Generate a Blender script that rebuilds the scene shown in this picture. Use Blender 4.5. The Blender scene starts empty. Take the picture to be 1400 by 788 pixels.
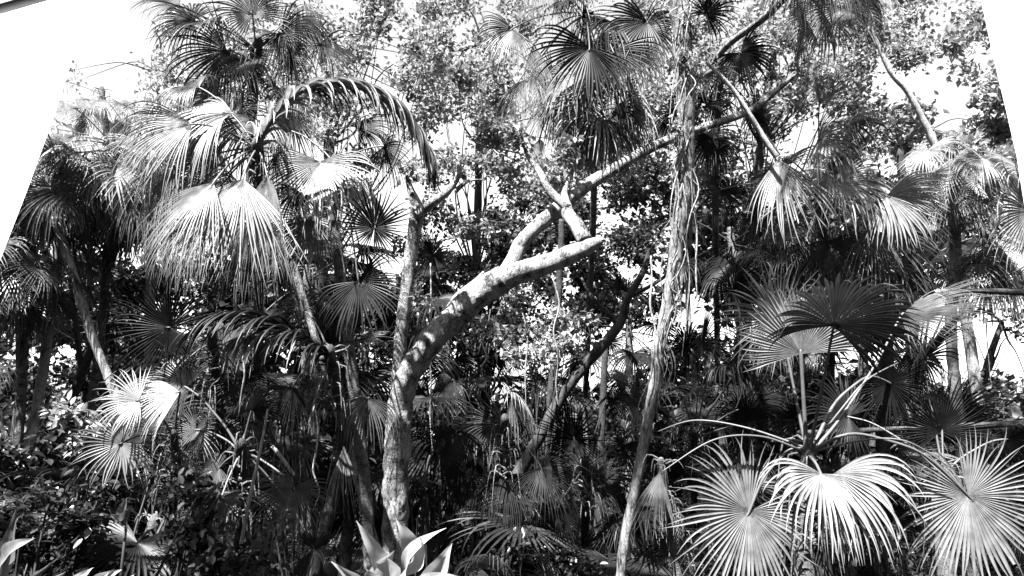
import bpy, math, random
import numpy as np
from mathutils import Vector, Matrix, Quaternion, noise

random.seed(11)
rng = np.random.default_rng(11)
scene = bpy.context.scene
COL = scene.collection
R_ = math.radians
PI = math.pi

# ------------------------------------------------------------------ camera
W, H, FPX = 1400.0, 788.0, 912.0
CAM = Vector((0, 0, 1.85))
PITCH = R_(10)
FWD = Vector((0, math.cos(PITCH), math.sin(PITCH)))
RIGHT = Vector((1, 0, 0))
UP = Vector((0, -math.sin(PITCH), math.cos(PITCH)))

def P(px, py, d):
    """world point seen at photo pixel px,py at d metres of depth"""
    return CAM + FWD * d + RIGHT * ((px - W / 2) / FPX * d) + UP * ((H / 2 - py) / FPX * d)

def gz(x, y):
    return 0.10 * noise.noise(Vector((x * .35, y * .35, 0))) + 0.03 * noise.noise(Vector((x * 1.7, y * 1.7, 3)))

cd = bpy.data.cameras.new('camera')
cam = bpy.data.objects.new('camera', cd)
COL.objects.link(cam)
cd.sensor_width = 36
cd.lens = 36 * FPX / W
cd.clip_start = 0.05
cd.clip_end = 2000
cam.location = CAM
cam.rotation_euler = (PI / 2 + PITCH, 0, 0)
scene.camera = cam

# ------------------------------------------------------------------ light
SUN_EL, SUN_AZ = R_(60), R_(207)      # azimuth measured clockwise from +Y (view direction)
SUN = Vector((math.sin(SUN_AZ) * math.cos(SUN_EL), math.cos(SUN_AZ) * math.cos(SUN_EL), math.sin(SUN_EL)))
world = bpy.data.worlds.new('World')
scene.world = world
world.use_nodes = True
nt = world.node_tree
nt.nodes.clear()
wo = nt.nodes.new('ShaderNodeOutputWorld')
bg = nt.nodes.new('ShaderNodeBackground')
sky = nt.nodes.new('ShaderNodeTexSky')
sky.sky_type = 'NISHITA'
sky.sun_disc = False
sky.sun_elevation = SUN_EL
sky.sun_rotation = SUN_AZ
sky.dust_density = 2.0
sky.ozone_density = 0.3
bw = nt.nodes.new('ShaderNodeRGBToBW')
nt.links.new(sky.outputs[0], bw.inputs[0])
nt.links.new(bw.outputs[0], bg.inputs[0])
bg.inputs[1].default_value = 0.061
nt.links.new(bg.outputs[0], wo.inputs[0])
sl = bpy.data.lights.new('sun', 'SUN')
sl.energy = 5.0
sl.angle = R_(0.53)
sl.color = (1.0, 1.0, 1.0)
so = bpy.data.objects.new('sun', sl)
COL.objects.link(so)
so.rotation_euler = (-SUN).to_track_quat('-Z', 'Y').to_euler()
vs = scene.view_settings
vs.view_transform = 'Standard'
vs.look = 'None'
vs.gamma = 1
vs.exposure = 3.25
scene.cycles.max_bounces = 5
scene.cycles.diffuse_bounces = 3
scene.cycles.glossy_bounces = 2
scene.cycles.transmission_bounces = 3
scene.cycles.use_denoising = True

# ------------------------------------------------------------------ materials (the photograph is black and white: greys only)
def mat_base(name):
    m = bpy.data.materials.new(name)
    m.use_nodes = True
    t = m.node_tree
    t.nodes.clear()
    out = t.nodes.new('ShaderNodeOutputMaterial')
    return m, t, out

def leaf_mat(name, lo, hi, rough=0.4, spec=0.5, trans=0.25, blotch=14.0, rnd=0.5):
    m, t, out = mat_base(name)
    N, L = t.nodes, t.links
    tc = N.new('ShaderNodeTexCoord')
    nz = N.new('ShaderNodeTexNoise'); nz.inputs['Scale'].default_value = blotch; nz.inputs['Detail'].default_value = 3
    L.new(tc.outputs['Object'], nz.inputs['Vector'])
    mr = N.new('ShaderNodeMapRange')
    mr.inputs[1].default_value = .3; mr.inputs[2].default_value = .7
    mr.inputs[3].default_value = lo; mr.inputs[4].default_value = hi
    L.new(nz.outputs['Fac'], mr.inputs[0])
    oi = N.new('ShaderNodeObjectInfo')
    m2 = N.new('ShaderNodeMapRange')
    m2.inputs[3].default_value = 1 - rnd; m2.inputs[4].default_value = 1 + rnd
    L.new(oi.outputs['Random'], m2.inputs[0])
    mul = N.new('ShaderNodeMath'); mul.operation = 'MULTIPLY'
    L.new(mr.outputs[0], mul.inputs[0]); L.new(m2.outputs[0], mul.inputs[1])
    # some leaves of a mass paler than others
    at = N.new('ShaderNodeAttribute'); at.attribute_name = 'tone'
    m3 = N.new('ShaderNodeMath'); m3.operation = 'ADD'; m3.inputs[1].default_value = 1.0
    L.new(at.outputs['Fac'], m3.inputs[0])
    m4 = N.new('ShaderNodeMath'); m4.operation = 'MULTIPLY'
    L.new(mul.outputs[0], m4.inputs[0]); L.new(m3.outputs[0], m4.inputs[1])
    p = N.new('ShaderNodeBsdfPrincipled')
    L.new(m4.outputs[0], p.inputs['Base Color'])
    p.inputs['Roughness'].default_value = rough
    p.inputs['Specular IOR Level'].default_value = spec
    tr = N.new('ShaderNodeBsdfTranslucent')
    L.new(m4.outputs[0], tr.inputs['Color'])
    mx = N.new('ShaderNodeMixShader'); mx.inputs[0].default_value = trans
    L.new(p.outputs[0], mx.inputs[1]); L.new(tr.outputs[0], mx.inputs[2])
    L.new(mx.outputs[0], out.inputs[0])
    return m

def bark_mat(name, dark, light, scale=9.0, thr=0.5, rough=0.85, stretch=0.35, bump=0.6):
    m, t, out = mat_base(name)
    N, L = t.nodes, t.links
    tc = N.new('ShaderNodeTexCoord')
    mp = N.new('ShaderNodeMapping'); mp.inputs['Scale'].default_value = (1, 1, stretch)
    L.new(tc.outputs['Object'], mp.inputs[0])
    a = N.new('ShaderNodeTexNoise'); a.inputs['Scale'].default_value = scale; a.inputs['Detail'].default_value = 8; a.inputs['Roughness'].default_value = .7
    L.new(mp.outputs[0], a.inputs['Vector'])
    b = N.new('ShaderNodeTexNoise'); b.inputs['Scale'].default_value = scale * 6; b.inputs['Detail'].default_value = 5; b.inputs['Roughness'].default_value = .75
    L.new(mp.outputs[0], b.inputs['Vector'])
    v = N.new('ShaderNodeTexVoronoi'); v.inputs['Scale'].default_value = scale * 3.2; v.feature = 'DISTANCE_TO_EDGE'
    L.new(mp.outputs[0], v.inputs['Vector'])
    ad = N.new('ShaderNodeMath'); ad.operation = 'MULTIPLY_ADD'; ad.inputs[1].default_value = .55
    L.new(b.outputs['Fac'], ad.inputs[0]); L.new(a.outputs['Fac'], ad.inputs[2])
    cr = N.new('ShaderNodeValToRGB')
    e = cr.color_ramp.elements
    e[0].position = thr + .10; e[0].color = (dark, dark, dark, 1)
    e[1].position = thr + .36; e[1].color = (light, light, light, 1)
    k = e.new(thr + .22); mid = dark * .45 + light * .55; k.color = (mid, mid, mid, 1)
    L.new(ad.outputs[0], cr.inputs[0])
    vm = N.new('ShaderNodeMapRange'); vm.inputs[1].default_value = 0; vm.inputs[2].default_value = .08; vm.inputs[3].default_value = .55; vm.inputs[4].default_value = 1
    L.new(v.outputs['Distance'], vm.inputs[0])
    mu = N.new('ShaderNodeMath'); mu.operation = 'MULTIPLY'
    L.new(cr.outputs[0], mu.inputs[0]); L.new(vm.outputs[0], mu.inputs[1])
    p = N.new('ShaderNodeBsdfPrincipled')
    L.new(mu.outputs[0], p.inputs['Base Color'])
    p.inputs['Roughness'].default_value = rough
    p.inputs['Specular IOR Level'].default_value = .2
    bm = N.new('ShaderNodeBump'); bm.inputs['Strength'].default_value = bump; bm.inputs['Distance'].default_value = .03
    L.new(ad.outputs[0], bm.inputs['Height'])
    L.new(bm.outputs[0], p.inputs['Normal'])
    L.new(p.outputs[0], out.inputs[0])
    return m

def plain_mat(name, v, rough=.6, var=.1, scale=8, trans=0.0, spec=.3):
    m, t, out = mat_base(name)
    N, L = t.nodes, t.links
    tc = N.new('ShaderNodeTexCoord')
    nz = N.new('ShaderNodeTexNoise'); nz.inputs['Scale'].default_value = scale; nz.inputs['Detail'].default_value = 6
    L.new(tc.outputs['Object'], nz.inputs['Vector'])
    mr = N.new('ShaderNodeMapRange'); mr.inputs[1].default_value = .3; mr.inputs[2].default_value = .7
    mr.inputs[3].default_value = v * (1 - var); mr.inputs[4].default_value = v * (1 + var)
    L.new(nz.outputs['Fac'], mr.inputs[0])
    p = N.new('ShaderNodeBsdfPrincipled')
    L.new(mr.outputs[0], p.inputs['Base Color'])
    p.inputs['Roughness'].default_value = rough
    p.inputs['Specular IOR Level'].default_value = spec
    L.new(p.outputs[0], out.inputs[0])
    return m

M = {
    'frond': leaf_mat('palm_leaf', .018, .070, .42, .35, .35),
    'dark': leaf_mat('dark_palm_leaf', .004, .012, .45, .12, .12),  # palm leaf blackened in its colour to stand in for deep shade
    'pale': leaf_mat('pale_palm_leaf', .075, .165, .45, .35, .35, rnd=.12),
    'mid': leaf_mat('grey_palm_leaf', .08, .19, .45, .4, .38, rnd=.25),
    'white_leaf': leaf_mat('sunlit_palm_leaf', .09, .19, .45, .4, .3, rnd=.05),  # paler leaf colour stands in for strong sun on these fans
    'dark_fan': leaf_mat('shaded_fan_leaf', .012, .03, .4, .35, .2, rnd=0),  # self-shade of the fan's underside put into the leaf colour
    'dry': leaf_mat('dry_palm_leaf', .05, .17, .8, .1, .2, blotch=20, rnd=.35),
    'crown': leaf_mat('broad_leaf', .007, .03, .42, .35, .3, blotch=1.5, rnd=.15),  # broad leaf darkened, shade of the central crowns put into the colour
    'crown_pale': leaf_mat('pale_broad_leaf', .07, .20, .42, .4, .5, blotch=1.5, rnd=.15),  # paler copy of the broad leaf, brightness of the top crowns painted in
    'crown_bright': leaf_mat('glare_paled_leaf', .16, .30, .42, .4, .4, blotch=1.5, rnd=.15),  # sky glare put into the leaf colour
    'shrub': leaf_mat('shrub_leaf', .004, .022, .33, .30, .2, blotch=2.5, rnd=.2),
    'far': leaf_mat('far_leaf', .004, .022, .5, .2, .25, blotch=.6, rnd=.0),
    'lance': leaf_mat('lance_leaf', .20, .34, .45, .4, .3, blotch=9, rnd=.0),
    'petiole': plain_mat('petiole', .055, .5, .25, 12),
    'petiole_dark': plain_mat('petiole_dark', .025, .5, .3, 12),
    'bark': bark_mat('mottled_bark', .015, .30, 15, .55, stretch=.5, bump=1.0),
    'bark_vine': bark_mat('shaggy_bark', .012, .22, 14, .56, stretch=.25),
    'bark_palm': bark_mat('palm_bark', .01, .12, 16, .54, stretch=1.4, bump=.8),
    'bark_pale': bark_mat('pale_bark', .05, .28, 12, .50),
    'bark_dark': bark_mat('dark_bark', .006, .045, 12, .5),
    'ground': plain_mat('leaf_litter', .010, .9, .5, 3),
    'white': plain_mat('white_paint', .82, .6, .02, 5),
    'canvas': plain_mat('grey_canvas', .6, .85, .08, 30),
}

# ------------------------------------------------------------------ object helpers
def link_mesh(name, verts, faces, mat, parent=None, loc=None, smooth=True, tone=None):
    me = bpy.data.meshes.new(name)
    verts = np.asarray(verts, dtype=np.float32).reshape(-1, 3)
    if isinstance(faces, np.ndarray):
        nf, k = faces.shape
        me.vertices.add(len(verts)); me.vertices.foreach_set('co', verts.ravel())
        me.loops.add(nf * k); me.loops.foreach_set('vertex_index', faces.astype(np.int32).ravel())
        me.polygons.add(nf)
        me.polygons.foreach_set('loop_start', np.arange(0, nf * k, k, dtype=np.int32))
        me.polygons.foreach_set('loop_total', np.full(nf, k, dtype=np.int32))
        me.update(calc_edges=True)
    else:
        me.from_pydata([tuple(v) for v in verts.tolist()], [], faces)
        me.update()
    if tone is not None:
        a = me.attributes.new('tone', 'FLOAT', 'POINT')
        a.data.foreach_set('value', np.asarray(tone, dtype=np.float32))
    if smooth:
        me.polygons.foreach_set('use_smooth', np.ones(len(me.polygons), dtype=bool))
    me.materials.append(mat)
    o = bpy.data.objects.new(name, me)
    COL.objects.link(o)
    if parent is not None:
        o.parent = parent
    if loc is not None:
        o.location = loc
    return o

def tag(o, label=None, cat=None, group=None, kind=None):
    if label: o['label'] = label
    if cat: o['category'] = cat
    if group: o['group'] = group
    if kind: o['kind'] = kind
    return o

def thing(name, loc, label, cat, group=None):
    o = bpy.data.objects.new(name, None)
    o.empty_display_size = .1
    COL.objects.link(o)
    o.location = loc
    return tag(o, label, cat, group)

def ground_under(p):
    return Vector((p.x, p.y, gz(p.x, p.y)))

def catmull(pts, rad, sub=6):
    pts = [Vector(p) for p in pts]
    n = len(pts)
    if n < 3:
        out, ro = [], []
        for i in range(sub + 1):
            t = i / sub
            out.append(pts[0].lerp(pts[-1], t)); ro.append(rad[0] * (1 - t) + rad[-1] * t)
        return out, ro
    out, ro = [], []
    for i in range(n - 1):
        p0, p1, p2, p3 = pts[max(i - 1, 0)], pts[i], pts[i + 1], pts[min(i + 2, n - 1)]
        for k in range(sub):
            t = k / sub
            out.append(0.5 * ((2 * p1) + (p2 - p0) * t + (2 * p0 - 5 * p1 + 4 * p2 - p3) * t * t + (3 * p1 - p0 - 3 * p2 + p3) * t ** 3))
            ro.append(rad[i] * (1 - t) + rad[i + 1] * t)
    out.append(pts[-1]); ro.append(rad[-1])
    return out, ro

class MB:
    def __init__(s): s.v = []; s.f = []; s.t = []
    def tube(s, pts, rad, sides=8, sub=6, rough=0.0, rings=0.0, off=Vector((0, 0, 0)), cap=True, freq=6.0):
        pp, rr = catmull(pts, rad, sub)
        base = len(s.v)
        prev = None
        n = len(pp)
        for i, p in enumerate(pp):
            tg = (pp[min(i + 1, n - 1)] - pp[max(i - 1, 0)])
            if tg.length < 1e-6: tg = Vector((0, 0, 1))
            tg.normalize()
            if prev is None:
                a = tg.cross(Vector((0, 1, 0.1)))
                if a.length < 1e-3: a = tg.cross(Vector((1, 0, 0)))
            else:
                a = prev - tg * prev.dot(tg)
            a.normalize(); prev = a
            b = tg.cross(a)
            r = rr[i]
            if rings and i % 2: r *= 1 + rings
            for k in range(sides):
                an = 2 * PI * k / sides
                d = a * math.cos(an) + b * math.sin(an)
                rk = r
                if rough:
                    q = (p + d * r) * freq
                    rk = r * (1 + rough * (noise.noise(q) + .5 * noise.noise(q * 2.7)))
                s.v.append(p + d * rk - off)
            if i:
                for k in range(sides):
                    k2 = (k + 1) % sides
                    o0 = base + (i - 1) * sides; o1 = base + i * sides
                    s.f.append((o0 + k, o0 + k2, o1 + k2, o1 + k))
        if cap:
            s.f.append(tuple(base + k for k in range(sides))[::-1])
            s.f.append(tuple(base + (n - 1) * sides + k for k in range(sides)))
        return s
    def build(s, name, mat, parent=None, loc=None, smooth=True):
        return link_mesh(name, [tuple(v) for v in s.v], s.f, mat, parent, loc, smooth)

# ------------------------------------------------------------------ fan leaf
def fan_mesh(axis, normal, R, span=300, n=38, droop=.35, split=.30, cup=.12, width=1.0, seed=0, rows=9, fold=.35, tipdroop=1.0, gap=0.0):
    """palmate leaf about the origin: pleated plates that part into drooping pointed segments"""
    rd = random.Random(seed)
    a = axis.normalized()
    nn = (normal - a * normal.dot(a)).normalized()
    b = a.cross(nn)
    down = Vector((0, 0, -1))
    V, F, T = [], [], []
    dth = R_(span) / n
    for i in range(n):
        th = -R_(span) / 2 + dth * (i + .5) + rd.uniform(-.12, .12) * dth
        rel = abs(th) / PI
        Ls = R * (1.0 - .38 * rel ** 1.6) * rd.uniform(.90, 1.04)
        d0 = (a * math.cos(th) + b * math.sin(th)) + nn * cup * (1 + .4 * math.sin(th * 3 + seed))
        d0.normalize()
        side = d0.cross(nn).normalized()
        sgn = 1
        tw = rd.uniform(-.35, .35)
        dr = droop * rd.uniform(.65, 1.4)
        if rd.random() < .14: dr *= rd.uniform(1.8, 4)
        lb = rd.gauss(0, .10) + .05 * math.sin(th * 2 + seed)
        cut = rd.uniform(.45, .8) if rd.random() < .05 else 1.0
        sp = split * rd.uniform(.78, 1.22)
        wmax = 2 * math.tan(dth / 2) * Ls * sp * width * 1.04
        p = Vector((0, 0, 0)); d = d0.copy()
        base = len(V)
        tone = rd.uniform(-.22, .22)
        for k in range(rows + 1):
            s = k / rows
            if k:
                step = Ls / rows
                fr_ = max(0.0, s - sp) / (1 - sp)
                g = (droop + (dr - droop) * min(1, fr_ * 1.8)) * (s ** 1.6) * tipdroop * .55
                d = (d + down * g + side * lb * fr_ * .7).normalized()
                if s <= cut: p = p + d * step   # a few tips are torn off
            sd = (side - d * side.dot(d)).normalized()
            up = sd.cross(d)
            if up.dot(nn) < 0: up = -up
            ang = tw * fr_ if k else 0
            sd2 = sd * math.cos(ang) + up * math.sin(ang)
            if s <= sp:
                w = wmax * (s / sp) if s > 0 else .004 * R
                w = max(w, .006 * R)
            else:
                q = (s - sp) / (1 - sp)
                w = wmax * (1 - q ** 1.7) * (1.02 - .25 * q) + .0015 * R
            h = w * fold
            V.append(p - sd2 * w / 2 + up * h * .5)
            V.append(p - up * h * .5)
            V.append(p + sd2 * w / 2 + up * h * .5)
            T += [tone, tone + .25, tone]
            if k:
                o0 = base + (k - 1) * 3; o1 = base + k * 3
                F.append((o0, o0 + 1, o1 + 1, o1)); F.append((o0 + 1, o0 + 2, o1 + 2, o1 + 1))
    return V, F, T

def comb_mesh(pts, seglen, n, droop=1.0, seed=0, out=0.6, width=.02, off=Vector((0, 0, 0)), bothsides=True):
    """a long leaf whose rib arches along pts, its segments hanging from both sides"""
    rd = random.Random(seed)
    pp, rr = catmull(pts, [1] * len(pts), 10)
    V, F, T = [], [], []
    down = Vector((0, 0, -1))
    N = len(pp)
    for i in range(n):
        u = i / (n - 1)
        x = u * (N - 1); j = min(int(x), N - 2); t = x - j
        p0 = pp[j].lerp(pp[j + 1], t)
        tg = (pp[j + 1] - pp[j]).normalized()
        lat = tg.cross(Vector((0, 0, 1)))
        if lat.length < .1: lat = Vector((0, 1, 0))
        lat.normalize()
        for sgn in ((-1, 1) if bothsides else (1,)):
            d = (tg * (.75 + .6 * u) + lat * sgn * out + Vector((0, 0, .25)) + Vector((rd.uniform(-.15, .15), rd.uniform(-.15, .15), rd.uniform(-.1, .2)))).normalized()
            Ls = seglen * (.55 + .6 * math.sin(PI * min(1, .25 + u * .7))) * rd.uniform(.8, 1.1)
            side = d.cross(Vector((0, 0, 1))).normalized()
            w0 = width * rd.uniform(.8, 1.2)
            dr = droop * rd.uniform(.7, 1.3)
            p = p0.copy(); base = len(V); rows = 8
            tone = rd.uniform(-.2, .25)
            for k in range(rows + 1):
                s = k / rows
                if k:
                    d = (d + down * dr * .28 * (.4 + s)).normalized()
                    p = p + d * Ls / rows
                sd = side - d * side.dot(d)
                if sd.length < 1e-3: sd = Vector((1, 0, 0))
                sd.normalize(); up = sd.cross(d)
                w = w0 * (1 - s ** 2.0) * min(1, .5 + s * 3) + .0015
                V += [p - sd * w / 2 + up * w * .2 - off, p - up * w * .2 - off, p + sd * w / 2 + up * w * .2 - off]
                T += [tone, tone + .2, tone]
                if k:
                    o0 = base + (k - 1) * 3; o1 = base + k * 3
                    F.append((o0, o0 + 1, o1 + 1, o1)); F.append((o0 + 1, o0 + 2, o1 + 2, o1 + 1))
    return V, F, T

# library of leaves for the crowns (hub at origin, petiole reaching back to the crown along local -Y)
LIB = {}
def lib_frond(elev, var):
    key = (elev, var)
    if key in LIB: return LIB[key]
    e = R_(elev)
    axis0 = Vector((0, math.cos(e), math.sin(e)))
    # petiole curve from 0 outwards, bending down
    pts = [Vector((0, 0, 0))]
    d = axis0.copy()
    for k in range(5):
        d = (d + Vector((0, 0, -.07 - .03 * (elev < 20)))).normalized()
        pts.append(pts[-1] + d * .2)
    hub = pts[-1]
    bl = (d + Vector((0, 0, -.35 if elev > -40 else -.1))).normalized()
    nrm = Vector((0, 0, 1)) if abs(bl.z) < .93 else Vector((0, -1 if bl.z > 0 else 1, 0.2))
    if bl.z < -.5: nrm = Vector((0, 1, .5))
    V, F, T = fan_mesh(bl, nrm, .95, span=[290, 320, 250][var % 3], n=[40, 44, 36][var % 3],
                       droop=.5 + .3 * (var % 3) + (.25 if elev < -10 else 0), seed=100 + elev * 7 + var, cup=.10, rows=7)
    V = [v + hub for v in V]
    mb = MB()
    mb.v = V; mb.f = F
    mb.tube(pts, [.022, .012, .012, .012, .012, .014], sides=5, sub=1)
    me = bpy.data.meshes.new('frond')
    me.from_pydata([tuple(v) for v in mb.v], [], mb.f)
    a = me.attributes.new('tone', 'FLOAT', 'POINT')
    a.data.foreach_set('value', np.array(T + [0.0] * (len(mb.v) - len(T)), dtype=np.float32))
    LIB[key] = me
    return me

def lib_mat(me, mk):
    key = ('m', me.name, mk)
    if key not in LIB:
        c = me.copy(); c.materials.clear(); c.materials.append(M[mk]); LIB[key] = c
    return LIB[key]

def crown_fronds(root, c, n, size, mat='frond', drymix=.15, lo=-75, hi=75, seed=0, az=None, drymat='dry'):
    """n leaves about crown point c (relative to root)"""
    rd = random.Random(seed)
    for i in range(n):
        u = (i + .5) / n
        elev = hi + (lo - hi) * u ** .9 + rd.uniform(-8, 8)
        e = min([70, 45, 20, 0, -25, -50, -75], key=lambda q: abs(q - elev))
        dead = e <= -50 and rd.random() < drymix * 3
        me = lib_mat(lib_frond(e, rd.randrange(3)), drymat if dead else mat)
        o = bpy.data.objects.new('frond', me)
        COL.objects.link(o)
        o.parent = root
        o.location = c + Vector((0, 0, -.12 * u * size))
        a = i * 2.399 + rd.uniform(-.3, .3)
        if az is not None:
            a = R_(az[0]) + (R_(az[1]) - R_(az[0])) * rd.random()
        sc = size * rd.uniform(.82, 1.12)
        o.scale = (sc * rd.uniform(.85, 1.1), sc, sc)
        o.rotation_euler = (R_(rd.uniform(-10, 10)), R_(rd.uniform(-22, 22)), a)

def dirs(ang, tilt):
    a = R_(ang); t = R_(tilt)
    return (RIGHT * math.cos(a) + UP * math.sin(a)) * math.cos(t) - FWD * math.sin(t)

def hero(root, hx, hy, d, rpx, ang, tilt=10, face=0, span=300, n=40, droop=.3, mat='frond', frm=None, arch=.12, pet='petiole', seed=None, cup=.1, width=1.0, split=.32, prad=.0065, tipdroop=1.0, label=None):
    """one leaf placed by where its hub sits; frm = where its petiole leaves the trunk (px,py,depth)"""
    hub = P(hx, hy, d)
    R = rpx / FPX * d
    ax = dirs(ang, tilt)
    nn = -FWD
    nn = nn - ax * nn.dot(ax)
    if nn.length < .05: nn = UP - ax * UP.dot(ax)
    nn.normalize()
    if seed is None:
        face += random.uniform(-48, 48); cup = random.uniform(.08, .45); droop *= random.uniform(1.3, 2.6); split = .26; width *= .88
    nn = Quaternion(ax, R_(face)) @ nn
    sd = seed if seed is not None else int(hx * 31 + hy * 17) % 9973
    n = int(n * 1.3)
    V, F, T = fan_mesh(ax, nn, R, span, n, droop, split, cup, width, sd, rows=11, tipdroop=tipdroop)
    base = root.location
    o = link_mesh('frond', V, F, M[mat], root, hub - base, tone=T)
    if label: o['label'] = label
    if frm is not None:
        q = P(*frm)
        mid = q.lerp(hub, .5) + Vector((0, 0, (hub - q).length * arch))
        q1 = q.lerp(mid, .5) + Vector((0, 0, (hub - q).length * arch * .35))
        q2 = mid.lerp(hub, .5) + Vector((0, 0, (hub - q).length * arch * .35))
        mb = MB().tube([q - hub, q1 - hub, mid - hub, q2 - hub, Vector((0, 0, 0)), ax * R * .06], [prad * 1.7, prad * 1.1, prad, prad * .9, prad, prad * .3], 6, 5)
        mb.build('petiole', M[pet], o)
    return o

def palm_trunk(root, pts, rad, mat='bark_palm', rough=.12, rings=.10, sides=12):
    base = root.location
    mb = MB().tube(pts, rad, sides, 12, rough, rings, off=base, freq=14)
    return mb.build('trunk', M[mat], root)

def palm(crown, d, label, size=.55, n=14, mat='frond', trunk=None, trad=.05, tmat='bark_palm', group=None, seed=0, lo=-75, hi=75, az=None, drymix=.15, name='fan_palm', back=0.0):
    """crown = (px,py); trunk = list of (px,py) below it, the last one runs on to the ground"""
    c = P(crown[0], crown[1], d)
    pts = [c] + [P(x, y, d + back * (i + 1) / len(trunk)) for i, (x, y) in enumerate(trunk or [])]
    last = pts[-1]
    if len(pts) > 1:
        dv = last - pts[-2]
        k = min(max(last.z, 0) / max(-dv.z, .05), 3.0) if dv.z < 0 else 0
        foot = last + Vector((dv.x * k * .6, 0, 0))
    else:
        foot = last + Vector((random.uniform(-.2, .2), random.uniform(-.1, .2), 0))
    g = ground_under(foot)
    root = thing(name, g, label, 'palm tree', group)
    pts = [c + Vector((0, 0, trad * 1.6))] + pts + [last.lerp(Vector((g.x, g.y, g.z)), .5) + Vector((0, 0, 0)), g - Vector((0, 0, .08))]
    rad = [trad * .25, trad * .85] + [trad] * (len(pts) - 3) + [trad * 1.35]
    palm_trunk(root, pts, rad, tmat)
    mb = MB(); r3 = random.Random(int(crown[0] * 3 + crown[1]))     # stubs of old leaf stalks and fibre under the head
    for i in range(34):
        a = i * 2.4; z0 = -r3.uniform(-.08, .38)
        o_ = Vector((math.cos(a), math.sin(a), 0))
        s0 = c + Vector((0, 0, z0)) - g
        L_ = r3.uniform(.04, .16)
        mb.tube([s0 - o_ * trad * .3, s0 + o_ * (trad + L_ * .4) + Vector((0, 0, L_ * .3)), s0 + o_ * (trad + L_ * .7) + Vector((0, 0, L_ * r3.uniform(-2.2, .6)))], [.008, .005, .0015], 4, 3, .3, cap=False)
    mb.build('leaf_base', M['bark_palm'], root)
    if n:
        crown_fronds(root, c - g, n, size, mat, drymix, lo, hi, seed, az)
    return root

# ------------------------------------------------------------------ leaf masses
LEAF = np.array([[0, 0, 0], [.30, .42, .07], [-.30, .42, .07], [0, 1, -.06]], dtype=np.float32)
LEAF6 = np.array([[0, 0, 0], [.24, .30, .05], [-.24, .30, .05], [.22, .65, .03], [-.22, .65, .03], [0, 1, -.08], [0, .5, -.03]], dtype=np.float32)
def leaf_cloud(centers, per, spread, size, seed=0, up=.5, big=False, droopy=0.2):
    """leaves in twiggy sprays about each centre (N,3); returns verts, tris, tone"""
    g = np.random.default_rng(seed)
    C = np.asarray(centers, dtype=np.float32)
    n = len(C) * per
    ctr = np.repeat(C, per, axis=0)
    td = g.normal(size=(len(C), 3)); td[:, 2] = td[:, 2] * .5 - .1
    td /= np.linalg.norm(td, axis=1)[:, None]
    tdr = np.repeat(td, per, axis=0)
    k = np.tile(np.linspace(-1, 1, per), len(C))[:, None]
    pos = ctr + tdr * k * spread + g.normal(size=(n, 3)) * spread * .22
    out = g.normal(size=(n, 3)) * .8 + tdr * .9
    out[:, 2] -= droopy
    out /= np.linalg.norm(out, axis=1)[:, None]
    nr = g.normal(size=(n, 3)) * .55; nr[:, 2] += up + .4
    nr -= out * np.sum(nr * out, axis=1)[:, None]
    nr /= np.linalg.norm(nr, axis=1)[:, None] + 1e-6
    sd = np.cross(out, nr)
    sz = (size * g.uniform(.55, 1.25, size=n)).astype(np.float32)
    L = LEAF6 if big else LEAF
    V = pos[:, None, :] + sz[:, None, None] * (L[None, :, 0:1] * sd[:, None, :] + L[None, :, 1:2] * out[:, None, :] + L[None, :, 2:3] * nr[:, None, :])
    m = len(L)
    if big:
        tr = np.array([[0, 1, 6], [1, 3, 6], [3, 5, 6], [5, 4, 6], [4, 2, 6], [2, 0, 6]])
    else:
        tr = np.array([[0, 1, 3], [0, 3, 2]])
    F = (np.arange(n)[:, None, None] * m + tr[None]).reshape(-1, 3)
    tn = np.repeat(g.uniform(-.45, .5, size=n), m) + np.repeat(np.repeat(g.uniform(-.3, .3, size=len(C)), per), m)
    return V.reshape(-1, 3), F, tn

def blob_centers(blobs, seed=0):
    """blobs: (px,py,rx,ry,d,thick,ntwigs) -> points clumped inside"""
    g = np.random.default_rng(seed)
    out = []
    for (px, py, rx, ry, d, th, nt_) in blobs:
        nsub = max(3, nt_ // 20)
        sub = []
        for _ in range(nsub):
            a = g.uniform(0, 2 * PI); r = math.sqrt(g.uniform(0, 1))
            sub.append((px + rx * r * math.cos(a), py + ry * r * math.sin(a), d + g.uniform(-th, th), g.uniform(.10, .32)))
        for _ in range(nt_):
            s = sub[g.integers(0, nsub)]
            q = g.normal(size=3) * s[3] * .6
            p = P(s[0] + q[0] * rx, s[1] + q[1] * ry, max(s[2] + q[2] * th, 1.5))
            out.append((p.x, p.y, max(p.z, .03)))
    return out

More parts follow.
